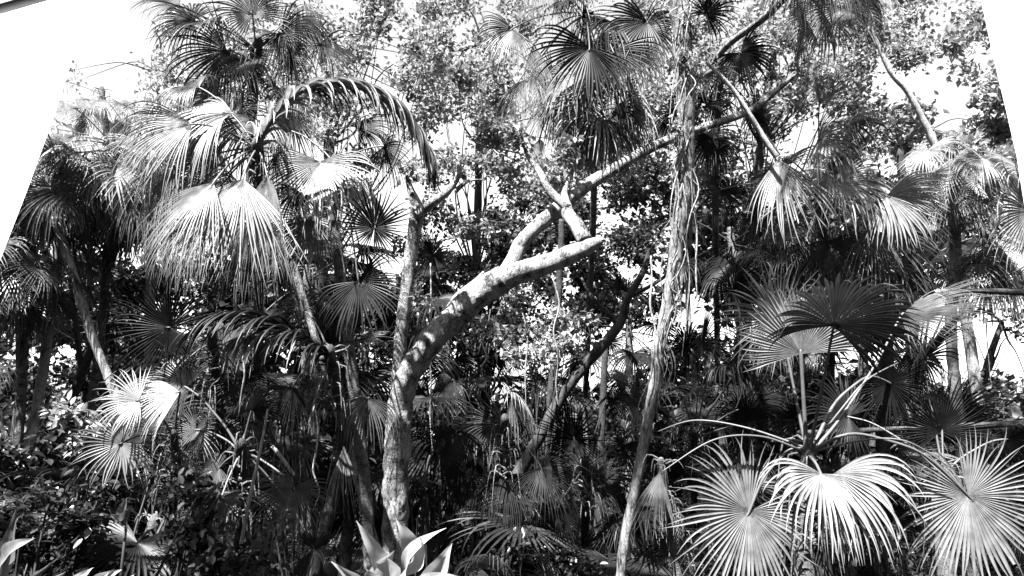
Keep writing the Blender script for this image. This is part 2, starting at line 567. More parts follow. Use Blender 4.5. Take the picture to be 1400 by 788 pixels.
def broad_tree(name, label, cat, base_px, d, trunk, rads, blobs, per=14, spread=.16, size=.10, mat='crown', tmat='bark_dark', seed=0, twigs=40, group=None, foot=True, up=.5, big=False):
    """tree: trunk polyline in photo px at depth d, crown blobs, a few limbs reaching into them"""
    pts = [P(x, y, dd if dd else d) for x, y, dd in trunk]
    g = ground_under(pts[0])
    root = thing(name, g, label, cat, group)
    if foot: pts = [g - Vector((0, 0, .1)), pts[0].lerp(g, .5)] + pts; rads = [rads[0] * 1.4, rads[0] * 1.1] + list(rads)
    mb = MB().tube(pts, rads, 10, 7, .16, 0, off=g, freq=5)
    C = blob_centers(blobs, seed)
    rd = random.Random(seed)
    for i in range(twigs):
        if not C: break
        c = Vector(C[rd.randrange(len(C))])
        if min((c - q_).length for q_ in pts) > 1.7: continue
        j = rd.randrange(max(1, len(pts) // 2), len(pts))
        s = pts[j]
        m = s.lerp(c, .5) + Vector((rd.uniform(-.25, .25), rd.uniform(-.2, .2), rd.uniform(0, .35)))
        m1 = s.lerp(m, .5) + Vector((rd.uniform(-.1, .1), rd.uniform(-.1, .1), rd.uniform(-.05, .12)))
        mb.tube([s, m1, m, c], [.02, .013, .008, .003], 5, 4, .1, 0, off=g, cap=False)
    mb.build('trunk', M[tmat], root)
    if C:
        V, F, T = leaf_cloud(C, per, spread, size, seed, up, big)
        V = V - np.array(g, dtype=np.float32)
        link_mesh('crown', V, F, M[mat], root, smooth=False, tone=T)
    return root


CANOPY_N, CAN_X, CAN_Y = 3400, (-9.5, 3.5), (-5.5, 2.2)
# (px, py, depth, radius m) that the photo shows in full sun: holes in the canopy
LIT = [(1400, -30, .95, .5), (1380, 300, .95, .3), (20, 0, .8, .3), (580, 750, 2.5, .5), (500, 770, 2.5, .4), (60, 60, .95, .3), (20, 200, .95, .3), (0, 320, .95, .2), (1390, 60, .95, .3), (1400, 200, .95, .3), (1024, 700, 2.95, .6), (1122, 650, 2.75, .4), (1324, 678, 3.0, .4), (1180, 680, 2.8, .3), (166, 605, 3.6, .5), (200, 560, 3.6, .3), (240, 550, 3.7, .25),
       (550, 760, 2.6, .3), (20, 760, 2.1, .2), (130, 790, 2.2, .3), (625, 432, 4.85, .45), (-5, 492, 4.2, .25), (700, 375, 4.7, .35), (790, 340, 4.6, .4), (570, 500, 4.9, .3), (541, 640, 5, .05),
       (320, 300, 4.5, .5), (300, 220, 4.5, .5), (440, 290, 5, .35), (500, 130, 4.4, .5), (420, 130, 4.4, .4), (1200, 400, 3.2, .15), (1280, 410, 3.3, .25), (1040, 410, 3.2, .2),
       (70, 620, 4.8, .3), (130, 580, 4.6, .25), (1400, 300, 3.8, .5), (470, 470, 4.4, .2), (500, 540, 4.6, .2), (760, 455, 6.4, .35), (120, 450, 7.2, .4), (935, 200, 4.6, .6), (915, 400, 4.6, .15), (1095, 450, 3.1, .15), (330, 440, 4.0, .2)]
# ================================================================== the setting
NX = 90
xs = np.concatenate([-np.geomspace(1.0, 400, NX // 2)[::-1], [0], np.geomspace(1.0, 400, NX // 2)])
ys = np.concatenate([-np.geomspace(1.0, 60, 12)[::-1], np.linspace(0, 14, 60), np.geomspace(15, 500, 24)])
gv = [(x, y, gz(x, y) if abs(x) < 60 else 0) for y in ys for x in xs]
gf = [(j * len(xs) + i, j * len(xs) + i + 1, (j + 1) * len(xs) + i + 1, (j + 1) * len(xs) + i) for j in range(len(ys) - 1) for i in range(len(xs) - 1)]
tag(link_mesh('ground', gv, gf, M['ground']), kind='structure')

# far wood: reads as one mass of leaves behind everything
far_blobs = [
    (60, 470, 150, 120, 17, 3, 420), (230, 470, 150, 110, 17, 3, 420), (380, 430, 110, 130, 16, 3, 420), (520, 440, 100, 60, 17, 3, 200),
    (650, 420, 110, 60, 16, 3, 120), (800, 380, 120, 80, 16, 3, 130), (930, 330, 100, 120, 16, 3, 160),
    (1060, 330, 120, 130, 17, 3, 360), (1200, 330, 120, 90, 17, 3, 300), (1280, 310, 60, 40, 17, 3, 70), (1340, 615, 100, 24, 16, 3, 120),
    (100, 600, 250, 70, 15, 3, 600), (400, 600, 200, 80, 15, 3, 600), (700, 620, 220, 90, 15, 3, 600), (1000, 590, 220, 100, 15, 3, 800), (1250, 600, 220, 60, 15, 3, 500),
]
C = blob_centers(far_blobs, 5)
g6 = np.random.default_rng(15)
for _ in range(3000):        # the wood goes on to both sides
    sgn = -1 if g6.random() < .5 else 1
    y = g6.uniform(-3, 15)
    C.append((sgn * (max(9.5, .9 * y + 3) + g6.uniform(0, 3.5)), y, 7.5 * g6.random() + .2))
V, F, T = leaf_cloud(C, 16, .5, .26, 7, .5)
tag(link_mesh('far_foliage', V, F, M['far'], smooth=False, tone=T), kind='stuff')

# low plants covering the forest floor
g5 = np.random.default_rng(9)
cc = []
for i in range(2600):
    y = 3.2 + 11 * g5.random() ** .8
    x = (g5.random() - .5) * 1.9 * y
    cc.append((x, y, gz(x, y) + .04 + .30 * g5.random() ** 2))
V, F, T = leaf_cloud(cc, 9, .14, .09, 3, .8)
tag(link_mesh('ground_cover', V, F, M['shrub'], smooth=False, tone=T), kind='stuff')

# ================================================================== white posts and awning edge of the shelter the photo looks out from
def slab(name, outline, thick, mat, label, cat, d):
    """outline in photo px at depth d, extruded backwards with a bevelled edge"""
    import bmesh
    bm = bmesh.new()
    c = P(*outline[0], d)
    g = Vector((c.x, c.y, c.z))
    f = [bm.verts.new(P(x, y, d) - g) for x, y in outline]
    fc = bm.faces.new(f)
    r = bmesh.ops.extrude_face_region(bm, geom=[fc])
    for v in r['geom']:
        if isinstance(v, bmesh.types.BMVert): v.co += Vector((math.copysign(thick * 3, c.x), thick, 0))
    bmesh.ops.recalc_face_normals(bm, faces=bm.faces[:])
    bmesh.ops.bevel(bm, geom=[e for e in bm.edges], offset=.0015, segments=1, affect='EDGES')
    me = bpy.data.meshes.new(name); bm.to_mesh(me); bm.free()
    me.materials.append(mat)
    o = bpy.data.objects.new(name, me); COL.objects.link(o); o.location = g
    return tag(o, label, cat)

slab('white_post', [(135, -40), (104, 70), (75, 160), (38, 262), (0, 360), (-60, 520), (-150, 760), (-230, 960), (-420, 960), (-300, 620), (-190, 360), (-110, 160), (-60, -40)],
     .012, M['white'], 'slanting sunlit white post along the left edge of the photo, under the grey canvas edge', 'post', .95)
slab('white_post', [(1327, -50), (1340, 0), (1357, 80), (1374, 150), (1389, 215), (1400, 285), (1425, 430), (1450, 600), (1480, 900), (1680, 900), (1640, 600), (1600, 300), (1560, 100), (1530, -50)],
     .012, M['white'], 'curving sunlit white post along the right edge of the photo, beside the bright fan leaf', 'post', .95)
# awning: a curved strip of grey canvas with a paler hem, only its end dips into the picture
aw = thing('awning', P(-60, -60, .8), 'grey curved canvas awning edge with a paler hem in the top left corner', 'awning')
def strip(name, p_lo, p_hi, mat, dz=.0):
    vs_, fs_ = [], []
    n = 24
    lo_, _ = catmull([P(x, y, .8) for x, y in p_lo], [1] * len(p_lo), 6)
    hi_, _ = catmull([P(x, y, .8 - dz) for x, y in p_hi], [1] * len(p_hi), 6)
    for a, b in zip(lo_, hi_):
        for q in (a, b, b + Vector((0, -.012, 0)), a + Vector((0, -.012, 0))): vs_.append(q - aw.location)
    m = len(lo_)
    for i in range(m - 1):
        for k in range(4):
            fs_.append((i * 4 + k, i * 4 + (k + 1) % 4, i * 4 + 4 + (k + 1) % 4, i * 4 + 4 + k))
    link_mesh(name, vs_, fs_, mat, aw)
strip('canvas', [(-160, 60), (-60, 25), (0, 8), (42, -3), (110, -22), (260, -60)], [(-260, -150), (-120, -170), (-60, -180), (0, -190), (80, -200), (220, -220)], M['canvas'])
strip('hem', [(-160, 72), (-60, 38), (0, 20), (75, -2), (130, -20), (270, -60)], [(-160, 60.5), (-60, 25.5), (0, 8.5), (42, -2.5), (110, -21.5), (262, -60)], plain_mat('pale_canvas', .8, .8, .05, 30))

# ================================================================== main gnarled tree
foot = ground_under(P(541, 780, 5))
mt = thing('gnarled_tree', foot, 'pale mottled crooked tree in the middle, its thick limb leaning right and sawn off blunt', 'tree')
d0 = 5.0
mb = MB()
mb.tube([foot - Vector((0, 0, .1)), foot + Vector((0, 0, .25))] + [P(x, y, dd) for x, y, dd in [(541, 720, 5), (541, 650, 5), (545, 590, 5), (550, 540, 5), (566, 500, 4.95), (592, 463, 4.9), (625, 432, 4.85), (655, 402, 4.8), (690, 380, 4.75)]],
        [.13, .10, .096, .094, .096, .094, .090, .094, .092, .100, .092], 26, 14, .17, off=foot, freq=9)
mb.build('trunk', M['bark'], mt)
def limb(pts, rad, name='limb', mat='bark', sides=16, rough=.13, parent=mt, sub=8):
    pp = [P(*p) for p in pts]
    return MB().tube(pp, rad, sides, sub, rough, off=foot, freq=9).build(name, M[mat], parent)
limb([(668, 398, 4.8), (700, 376, 4.75), (735, 366, 4.7), (775, 350, 4.65), (803, 338, 4.6), (822, 328, 4.58)], [0.085, .085, .074, .068, .056, .028])
limb([(680, 392, 4.8), (700, 358, 4.85), (716, 328, 4.9), (748, 298, 4.95), (790, 262, 5.0), (835, 234, 5.1), (895, 200, 5.2), (945, 180, 5.3), (1020, 154, 5.5), (1060, 125, 5.6), (1090, 100, 5.6)],
     [.08, .058, .052, .056, .054, .044, .038, .034, .030, .025, .016])
limb([(800, 330, 4.62), (788, 308, 4.7), (776, 290, 4.8), (772, 262, 4.9), (782, 235, 5.0), (792, 214, 5.05), (786, 200, 5.05)], [.056, .052, .048, .022, .018, .014, .006])
limb([(776, 285, 4.8), (752, 262, 4.85), (738, 236, 4.9), (722, 214, 4.95), (712, 186, 5.0), (700, 168, 5.0)], [.036, .030, .024, .018, .012, .006])
limb([(592, 470, 4.9), (604, 440, 4.9), (622, 408, 4.95), (650, 385, 5.0), (662, 372, 5.0)], [.03, .026, .022, .02, .012])
limb([(1020, 158, 5.5), (1050, 190, 5.5), (1066, 212, 5.45)], [.018, .012, .008])
# second stem
limb([(541, 560, 5.15), (546, 500, 5.15), (549, 450, 5.15), (556, 395, 5.15), (563, 340, 5.15), (569, 300, 5.15), (573, 282, 5.1)], [.055, .052, .05, .05, .05, .056, .06], name='stem')
limb([(572, 292, 5.1), (590, 278, 5.05), (612, 262, 5.0), (626, 240, 5.0), (629, 212, 5.0)], [.045, .034, .028, .022, .010])
limb([(572, 285, 5.1), (562, 262, 5.1), (556, 240, 5.1)], [.045, .03, .012])
limb([(622, 262, 5.0), (640, 248, 5.0), (660, 246, 5.0)], [.022, .012, .006])
# small pinnate sprays growing on it
C = blob_centers([(670, 225, 34, 26, 5.0, .2, 16), (628, 225, 26, 30, 5.0, .15, 16), (705, 185, 34, 24, 5.0, .15, 20), (788, 205, 24, 18, 5.0, .15, 14), (1085, 105, 30, 20, 5.6, .2, 14), (556, 245, 20, 16, 5.1, .1, 8), (770, 460, 42, 36, 4.6, .25, 22), (575, 415, 16, 18, 4.9, .15, 6), (620, 330, 60, 40, 5.3, .3, 30), (705, 440, 50, 20, 5.1, .3, 16)], 3)
V, F, T = leaf_cloud(C, 12, .09, .055, 31, 1.2)
link_mesh('leaves', V - np.array(foot, dtype=np.float32), F, M['mid'], mt, smooth=False, tone=T)

# ================================================================== shaggy vine-hung trunk to the right
vf = ground_under(P(846, 788, 4.6))
vt = thing('vine_covered_tree', vf, 'tall thin trunk right of centre, shaggy with bright hanging vines and fibre higher up', 'tree')
vp = [P(x, y, 4.6) for x, y in [(850, 770), (868, 670), (888, 565), (903, 470), (918, 385), (930, 300), (937, 220), (938, 130), (932, 40), (926, -60), (920, -250), (915, -500)]]
MB().tube([vf - Vector((0, 0, .1)), vf + Vector((0, 0, .2))] + vp, [.05, .04, .035, .036, .037, .040, .046, .054, .058, .060, .064, .066, .06, .05], 16, 10, .22, off=vf, freq=10).build('trunk', M['bark_vine'], vt)
rd = random.Random(4)
for grp, (y0, y1, n, matn) in enumerate([(-60, 260, 26, 'bark_pale'), (100, 520, 20, 'bark_vine')]):
    mb = MB()
    for i in range(n):
        y = rd.uniform(y0, y1)
        t = (y + 60) / 830
        x = 930 + (8 if y > 50 else 0) - max(0, y - 230) * .115 - max(0, y - 450) * .06
        x += rd.gauss(0, 9)
        L_ = rd.uniform(30, 150)
        dd = 4.6 - rd.uniform(.02, .09)
        pts = [P(x, y, dd), P(x + rd.uniform(-12, 12), y + L_ * .3, dd - .01), P(x + rd.uniform(-13, 13) - L_ * .04, y + L_ * .65, dd - .01), P(x + rd.uniform(-10, 10) - L_ * .08, y + L_, dd)]
        mb.tube(pts, [.005, .0045, .003, .0015], 4, 4, .3, off=vf, cap=False)
    mb.build('vine', M[matn], vt)
C = blob_centers([(934, 20, 24, 60, 4.6, .12, 90), (936, 130, 20, 80, 4.6, .12, 90), (930, 260, 18, 70, 4.6, .12, 50)], 12)
V, F, T = leaf_cloud(C, 9, .05, .028, 8, .3, droopy=1.6)
link_mesh('leaves', V - np.array(vf, dtype=np.float32), F, M['dry'], vt, smooth=False, tone=T)

# ================================================================== bare trunks
def bare(name, label, pts, rad, d, mat='bark_dark', rough=.15, foot=True, cat='tree', forks=()):
    pp = [P(x, y, d) for x, y in pts]
    if foot:
        a, b = pp[-1], pp[-2]
        dv = (a - b).normalized()
        k = min(max(a.z, 0) / max(-dv.z, .3), 4)
        f = ground_under(a + dv * k)
        pp = pp + [a.lerp(f, .5), f - Vector((0, 0, .1))]
        rad = list(rad) + [rad[-1] * 1.1, rad[-1] * 1.3]
    else:
        f = pp[-1]
    root = thing(name, f, label, cat)
    MB().tube(pp, rad, 12, 9, rough, off=f, freq=8).build('trunk', M[mat], root)
    for fp, fr in forks:
        MB().tube([P(*q) for q in fp], fr, 8, 7, rough, off=f, freq=8).build('branch', M[mat], root)
    return root
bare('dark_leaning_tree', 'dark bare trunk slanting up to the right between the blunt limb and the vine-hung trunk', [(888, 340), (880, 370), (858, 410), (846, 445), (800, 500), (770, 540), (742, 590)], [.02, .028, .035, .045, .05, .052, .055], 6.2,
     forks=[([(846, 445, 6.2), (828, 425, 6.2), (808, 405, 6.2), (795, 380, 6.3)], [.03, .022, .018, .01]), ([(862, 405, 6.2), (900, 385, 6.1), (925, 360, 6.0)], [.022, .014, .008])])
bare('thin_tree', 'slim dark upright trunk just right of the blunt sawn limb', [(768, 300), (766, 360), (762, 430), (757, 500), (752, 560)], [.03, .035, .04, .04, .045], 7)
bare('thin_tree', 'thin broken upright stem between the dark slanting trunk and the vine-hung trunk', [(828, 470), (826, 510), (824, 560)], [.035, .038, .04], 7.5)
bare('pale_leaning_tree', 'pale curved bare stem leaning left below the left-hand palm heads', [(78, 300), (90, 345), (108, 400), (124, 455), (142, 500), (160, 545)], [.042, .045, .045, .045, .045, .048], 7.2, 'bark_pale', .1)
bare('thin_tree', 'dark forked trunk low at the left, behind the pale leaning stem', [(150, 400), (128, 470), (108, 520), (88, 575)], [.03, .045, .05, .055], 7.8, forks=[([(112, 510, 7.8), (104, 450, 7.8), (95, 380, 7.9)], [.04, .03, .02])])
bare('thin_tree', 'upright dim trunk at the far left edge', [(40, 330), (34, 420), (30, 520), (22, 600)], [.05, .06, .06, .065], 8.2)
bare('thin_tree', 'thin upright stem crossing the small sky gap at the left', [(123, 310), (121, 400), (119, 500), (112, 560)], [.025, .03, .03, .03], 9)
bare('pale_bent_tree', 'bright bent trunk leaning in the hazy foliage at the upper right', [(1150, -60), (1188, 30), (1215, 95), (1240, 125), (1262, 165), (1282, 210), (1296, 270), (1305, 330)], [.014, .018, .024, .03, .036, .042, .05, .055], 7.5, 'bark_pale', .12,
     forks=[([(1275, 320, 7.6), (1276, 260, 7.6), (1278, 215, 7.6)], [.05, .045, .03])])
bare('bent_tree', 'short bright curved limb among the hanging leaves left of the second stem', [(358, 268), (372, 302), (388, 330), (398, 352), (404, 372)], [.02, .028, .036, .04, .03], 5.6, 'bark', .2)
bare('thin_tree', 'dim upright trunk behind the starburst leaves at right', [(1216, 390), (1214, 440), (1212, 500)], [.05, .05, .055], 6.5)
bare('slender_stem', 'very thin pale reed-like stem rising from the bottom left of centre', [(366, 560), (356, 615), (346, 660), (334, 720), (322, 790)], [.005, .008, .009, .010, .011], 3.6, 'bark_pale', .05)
# fallen / horizontal poles at the right
def pole(name, label, pts, rad, mat='bark_vine'):
    pp = [P(*p) for p in pts]; f = pp[0]
    o = MB().tube(pp, rad, 10, 9, .15, off=f, freq=9).build(name, M[mat], None, f)
    tag(o, label, 'branch')
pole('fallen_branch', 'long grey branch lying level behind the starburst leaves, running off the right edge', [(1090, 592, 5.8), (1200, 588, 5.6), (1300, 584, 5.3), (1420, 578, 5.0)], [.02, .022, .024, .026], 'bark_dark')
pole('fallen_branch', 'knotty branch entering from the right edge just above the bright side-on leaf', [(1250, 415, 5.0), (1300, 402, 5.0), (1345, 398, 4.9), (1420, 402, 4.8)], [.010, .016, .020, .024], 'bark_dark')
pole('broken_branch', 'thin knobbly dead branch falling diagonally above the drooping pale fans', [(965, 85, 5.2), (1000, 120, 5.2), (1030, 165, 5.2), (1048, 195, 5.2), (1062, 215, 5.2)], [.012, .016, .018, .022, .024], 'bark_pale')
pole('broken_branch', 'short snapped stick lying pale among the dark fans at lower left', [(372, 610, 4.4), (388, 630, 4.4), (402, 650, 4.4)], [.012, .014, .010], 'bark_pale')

# ================================================================== foreground fan palm at right
C1 = (1105, 628)
fp = palm(C1, 3.0, 'young fan palm at lower right with broad sunlit fans arching out from a thin stem', n=0, trunk=[(1103, 700), (1101, 780)], trad=.036)
Q = (1105, 625, 3.0)
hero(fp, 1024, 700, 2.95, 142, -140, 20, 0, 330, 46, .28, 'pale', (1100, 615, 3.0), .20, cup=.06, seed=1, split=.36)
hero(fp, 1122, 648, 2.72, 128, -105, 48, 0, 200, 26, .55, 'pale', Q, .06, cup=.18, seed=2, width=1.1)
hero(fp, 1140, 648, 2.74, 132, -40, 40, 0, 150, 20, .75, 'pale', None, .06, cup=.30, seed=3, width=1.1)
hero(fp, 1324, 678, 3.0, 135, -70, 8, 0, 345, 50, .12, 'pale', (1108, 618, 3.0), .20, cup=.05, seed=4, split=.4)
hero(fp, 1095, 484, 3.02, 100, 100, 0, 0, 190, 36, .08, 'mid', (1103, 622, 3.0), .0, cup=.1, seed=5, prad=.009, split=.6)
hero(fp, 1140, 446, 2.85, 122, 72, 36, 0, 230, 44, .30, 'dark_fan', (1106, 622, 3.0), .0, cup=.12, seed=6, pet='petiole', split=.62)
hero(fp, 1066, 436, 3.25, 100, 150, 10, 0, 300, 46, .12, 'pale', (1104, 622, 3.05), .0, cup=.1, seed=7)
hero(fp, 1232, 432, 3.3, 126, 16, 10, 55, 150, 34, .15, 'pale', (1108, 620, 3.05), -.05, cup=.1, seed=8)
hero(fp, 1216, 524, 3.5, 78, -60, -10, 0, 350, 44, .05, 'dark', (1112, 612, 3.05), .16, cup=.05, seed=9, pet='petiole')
for pts in [[(1100, 618, 3.0), (1040, 597, 2.95), (975, 602, 2.9), (905, 645, 2.85)], [(1100, 612, 3.0), (1020, 585, 3.1), (950, 575, 3.2), (900, 590, 3.3)],
            [(1110, 612, 3.0), (1150, 560, 3.0), (1185, 520, 3.05), (1228, 496, 3.1)], [(1110, 618, 3.0), (1180, 602, 3.0), (1240, 604, 2.95), (1300, 640, 2.95)]]:
    pp = [P(*q_) for q_ in pts]
    MB().tube(pp, [.006, .0045, .004, .002], 6, 10, off=pp[0]).build('petiole', M['petiole'], fp, pp[0] - fp.location)
# behind it, darker palms
p2 = palm((1290, 650), 4.2, 'dark fan palm half hidden behind the foreground one, its black fans spread at the right', n=0, trunk=[(1290, 740)], trad=.05)
hero(p2, 1288, 590, 4.3, 92, 92, 0, 0, 240, 36, .1, 'dark', (1290, 650, 4.2), 0, seed=21)
hero(p2, 1262, 492, 4.5, 105, 60, 0, 45, 280, 36, .35, 'dark', (1290, 650, 4.2), 0, seed=22)
hero(p2, 1380, 600, 4.2, 100, 20, 0, 40, 280, 36, .3, 'dark', (1290, 650, 4.2), .1, seed=23)
hero(p2, 1160, 570, 4.6, 80, 160, 0, 30, 280, 36, .3, 'dark', (1290, 650, 4.2), .1, seed=24)
hero(p2, 1385, 690, 4.0, 90, -20, 0, 20, 280, 36, .3, 'dark', (1290, 650, 4.2), .1, seed=25)
p3 = palm((1470, 300), 3.9, 'fan palm mostly beyond the right edge, one bright spiky fan reaching in at mid height', n=0, trunk=[(1475, 400)], trad=.06)
hero(p3, 1408, 290, 3.8, 112, 190, 15, 0, 220, 30, .4, 'pale', (1470, 300, 3.9), .05, seed=31)
hero(p3, 1420, 250, 3.9, 90, 150, 0, 60, 220, 30, .3, 'mid', (1470, 300, 3.9), .05, seed=32)

# upper right palm
p4 = palm((1120, 265), 5.6, 'tall fan palm right of the vine-hung trunk carrying many pale drooping fans', n=0, trunk=[(1128, 350), (1134, 480), (1136, 600)], trad=.05, back=2)
q4 = (1120, 265, 5.6)
for (x, y, r, a, t, fc, sp, dr, mt_) in [
    (1118, 192, 80, -20, 25, 0, 200, .5, 'pale'), (1148, 248, 88, -70, 20, 0, 300, .35, 'mid'),
    (1213, 272, 84, -35, 25, 0, 240, .4, 'pale'), (1120, 140, 70, 90, 0, 0, 200, .15, 'pale'), (1132, 330, 120, -88, 10, 0, 200, .4, 'frond'),
    (1190, 310, 120, -40, 5, 40, 200, .4, 'frond'), (1040, 300, 70, -120, 5, 0, 260, .4, 'dark'), (1160, 170, 80, 30, 0, 30, 240, .4, 'frond'),
    (1185, 350, 110, -60, 0, 20, 240, .4, 'frond'), (1075, 340, 90, -140, 0, 20, 240, .4, 'dark'), (985, 260, 70, -100, 0, 0, 260, .4, 'dark')]:
    hero(p4, x, y, 5.6 - .3 * (t > 15) + random.uniform(-.2, .3), r, a, t, fc, sp, 34, dr, mt_, q4, .08)
hero(p4, 1064, 218, 5.3, 125, -86, 5, 0, 96, 20, .25, 'pale', q4, .15, cup=.25, seed=401)
hero(p4, 1212, 268, 5.2, 84, -40, 20, 20, 180, 28, .5, 'mid', q4, .1, cup=.3, seed=402, split=.4)
p5 = palm((985, 100), 5.8, 'dark fan hanging like a glove beside the bright vines at the top right of centre', n=0, trunk=[(978, 250), (980, 420), (984, 560)], trad=.035, back=3.5)
hero(p5, 1012, 72, 5.6, 62, -50, 0, 0, 250, 26, .45, 'dark', (985, 100, 5.8), .3, seed=41, width=1.25)
hero(p5, 975, 190, 5.7, 60, -100, 0, 0, 220, 26, .45, 'dark', (985, 100, 5.8), .1, seed=42, width=1.2)
hero(p5, 965, 20, 5.9, 60, 60, 0, 30, 260, 26, .45, 'dark', (985, 100, 5.8), .1, seed=43)
p6 = palm((1130, -60), 5.0, 'tall palm whose dark leaf tips hang into the photo from above at the top right', n=0, trunk=[(1050, 20), (975, 90), (952, 220), (940, 400)], trad=.03, back=3, tmat='bark_vine')
for (x, y, r, a) in [(1095, -28, 90, -110), (1130, -30, 92, -80), (1165, -12, 78, -50), (1060, -30, 70, -140), (1200, -20, 60, -40)]:
    hero(p6, x, y, 4.9, r, a, 5, 10, 170, 22, .5, 'dark', (1130, -60, 5.0), .1)

# top centre palm
p7 = palm((800, 20), 5.6, 'tall shaggy palm at top centre with dark hanging fans above the blunt limb', n=0, trunk=[(806, 120), (812, 250), (806, 420), (800, 560)], trad=.035, back=3.5)
q7 = (800, 20, 5.6)
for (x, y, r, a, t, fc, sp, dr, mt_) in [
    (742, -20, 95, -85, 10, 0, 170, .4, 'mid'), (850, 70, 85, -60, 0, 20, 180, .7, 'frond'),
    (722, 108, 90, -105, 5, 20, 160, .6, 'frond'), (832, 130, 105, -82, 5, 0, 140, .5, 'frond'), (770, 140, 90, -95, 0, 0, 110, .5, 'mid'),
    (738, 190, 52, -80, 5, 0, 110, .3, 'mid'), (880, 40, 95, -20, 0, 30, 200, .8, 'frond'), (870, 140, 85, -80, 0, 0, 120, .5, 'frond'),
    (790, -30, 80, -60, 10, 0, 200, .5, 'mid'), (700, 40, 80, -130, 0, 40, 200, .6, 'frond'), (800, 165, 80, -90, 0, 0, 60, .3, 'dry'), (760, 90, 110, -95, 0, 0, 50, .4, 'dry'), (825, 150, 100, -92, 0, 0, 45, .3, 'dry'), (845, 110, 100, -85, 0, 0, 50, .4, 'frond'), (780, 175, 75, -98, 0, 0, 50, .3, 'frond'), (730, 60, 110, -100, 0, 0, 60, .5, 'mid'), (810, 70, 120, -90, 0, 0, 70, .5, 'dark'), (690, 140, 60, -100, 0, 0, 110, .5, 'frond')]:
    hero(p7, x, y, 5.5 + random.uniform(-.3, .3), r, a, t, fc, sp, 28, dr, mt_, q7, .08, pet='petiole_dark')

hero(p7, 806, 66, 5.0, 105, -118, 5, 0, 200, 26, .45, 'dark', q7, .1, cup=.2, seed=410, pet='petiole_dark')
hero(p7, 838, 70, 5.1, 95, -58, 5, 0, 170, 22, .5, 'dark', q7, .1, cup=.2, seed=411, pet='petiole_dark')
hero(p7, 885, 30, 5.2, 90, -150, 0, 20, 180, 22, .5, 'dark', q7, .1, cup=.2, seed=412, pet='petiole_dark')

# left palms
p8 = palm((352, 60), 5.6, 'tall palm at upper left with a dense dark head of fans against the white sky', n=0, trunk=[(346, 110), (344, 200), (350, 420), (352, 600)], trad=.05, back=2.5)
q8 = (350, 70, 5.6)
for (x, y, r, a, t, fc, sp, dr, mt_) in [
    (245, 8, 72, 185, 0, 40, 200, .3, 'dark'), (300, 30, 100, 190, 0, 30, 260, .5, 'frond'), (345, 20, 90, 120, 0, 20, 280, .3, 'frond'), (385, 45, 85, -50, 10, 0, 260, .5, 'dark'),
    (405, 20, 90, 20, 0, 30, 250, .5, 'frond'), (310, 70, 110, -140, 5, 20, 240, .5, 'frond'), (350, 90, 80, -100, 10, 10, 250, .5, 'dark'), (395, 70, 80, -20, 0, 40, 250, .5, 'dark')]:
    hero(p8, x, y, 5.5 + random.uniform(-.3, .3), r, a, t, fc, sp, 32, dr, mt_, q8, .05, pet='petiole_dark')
p9 = palm((352, 205), 4.6, 'big shaggy palm at left with long pale weeping leaves, one arching over rightwards', n=0, trunk=[(354, 300), (354, 420), (352, 520), (354, 620)], trad=.045, back=2.8)
q9 = (352, 205, 4.6)
for (x, y, r, a, t, fc, sp, dr, mt_) in [
    (285, 185, 150, -145, 5, 35, 200, .8, 'pale'), (272, 120, 100, 195, 0, 40, 220, .8, 'frond'), (300, 225, 165, -118, 0, 20, 170, .6, 'pale'),
    (350, 165, 130, -105, 5, 10, 200, .7, 'frond'), (262, 185, 100, 205, 0, 50, 200, .9, 'frond'), (345, 300, 130, -90, 0, 0, 100, .3, 'mid'), (385, 205, 90, -85, 0, 20, 140, .5, 'dark'),
    (318, 155, 150, -150, 5, 50, 170, 1.0, 'pale'), (240, 235, 120, -115, 0, 30, 130, .8, 'mid'), (365, 240, 140, -80, 0, 20, 110, .5, 'mid'), (290, 265, 150, -112, 0, 10, 110, .5, 'pale'), (225, 160, 90, -140, 5, 40, 160, .9, 'pale'), (270, 300, 110, -105, 0, 10, 100, .5, 'pale')]:
    hero(p9, x, y, 4.6 + random.uniform(-.35, .25), r, a, t, fc, sp, 34, dr, mt_, q9, .08)
hero(p9, 332, 245, 4.3, 165, -97, 5, 0, 120, 28, .4, 'mid', q9, .1, cup=.35, seed=403, split=.3, width=.8)
hero(p9, 292, 250, 4.2, 150, -112, 5, 25, 120, 26, .6, 'mid', q9, .1, cup=.35, seed=404, split=.28, width=.8)
hero(p9, 262, 170, 4.4, 135, -152, 5, 10, 130, 26, .9, 'pale', q9, .1, cup=.3, seed=405, split=.28, width=.8)
def comb(root, pts, seglen, n, droop, mat, seed, out=.6, width=.022, rad=.012):
    b = root.location
    pp = [P(*p) for p in pts]
    h = pp[0]
    V, F, T = comb_mesh(pp, seglen, n, droop, seed, out, width, off=h)
    o = link_mesh('frond', V, F, M[mat], root, h - b, tone=T)
    MB().tube(pp, [rad * 1.4] + [rad] * (len(pp) - 2) + [rad * .3], 6, 8, off=h).build('rib', M['petiole'], o)
comb(p9, [(352, 205, 4.6), (375, 160, 4.5), (420, 122, 4.4), (480, 112, 4.35), (530, 130, 4.3), (565, 165, 4.3), (585, 200, 4.3)], .34, 40, 1.3, 'white_leaf', 5, .35, .032)
comb(p9, [(420, 124, 4.45), (480, 118, 4.45), (535, 145, 4.45), (575, 190, 4.45), (590, 225, 4.45)], .30, 26, 1.6, 'dark', 6, .5, .026)

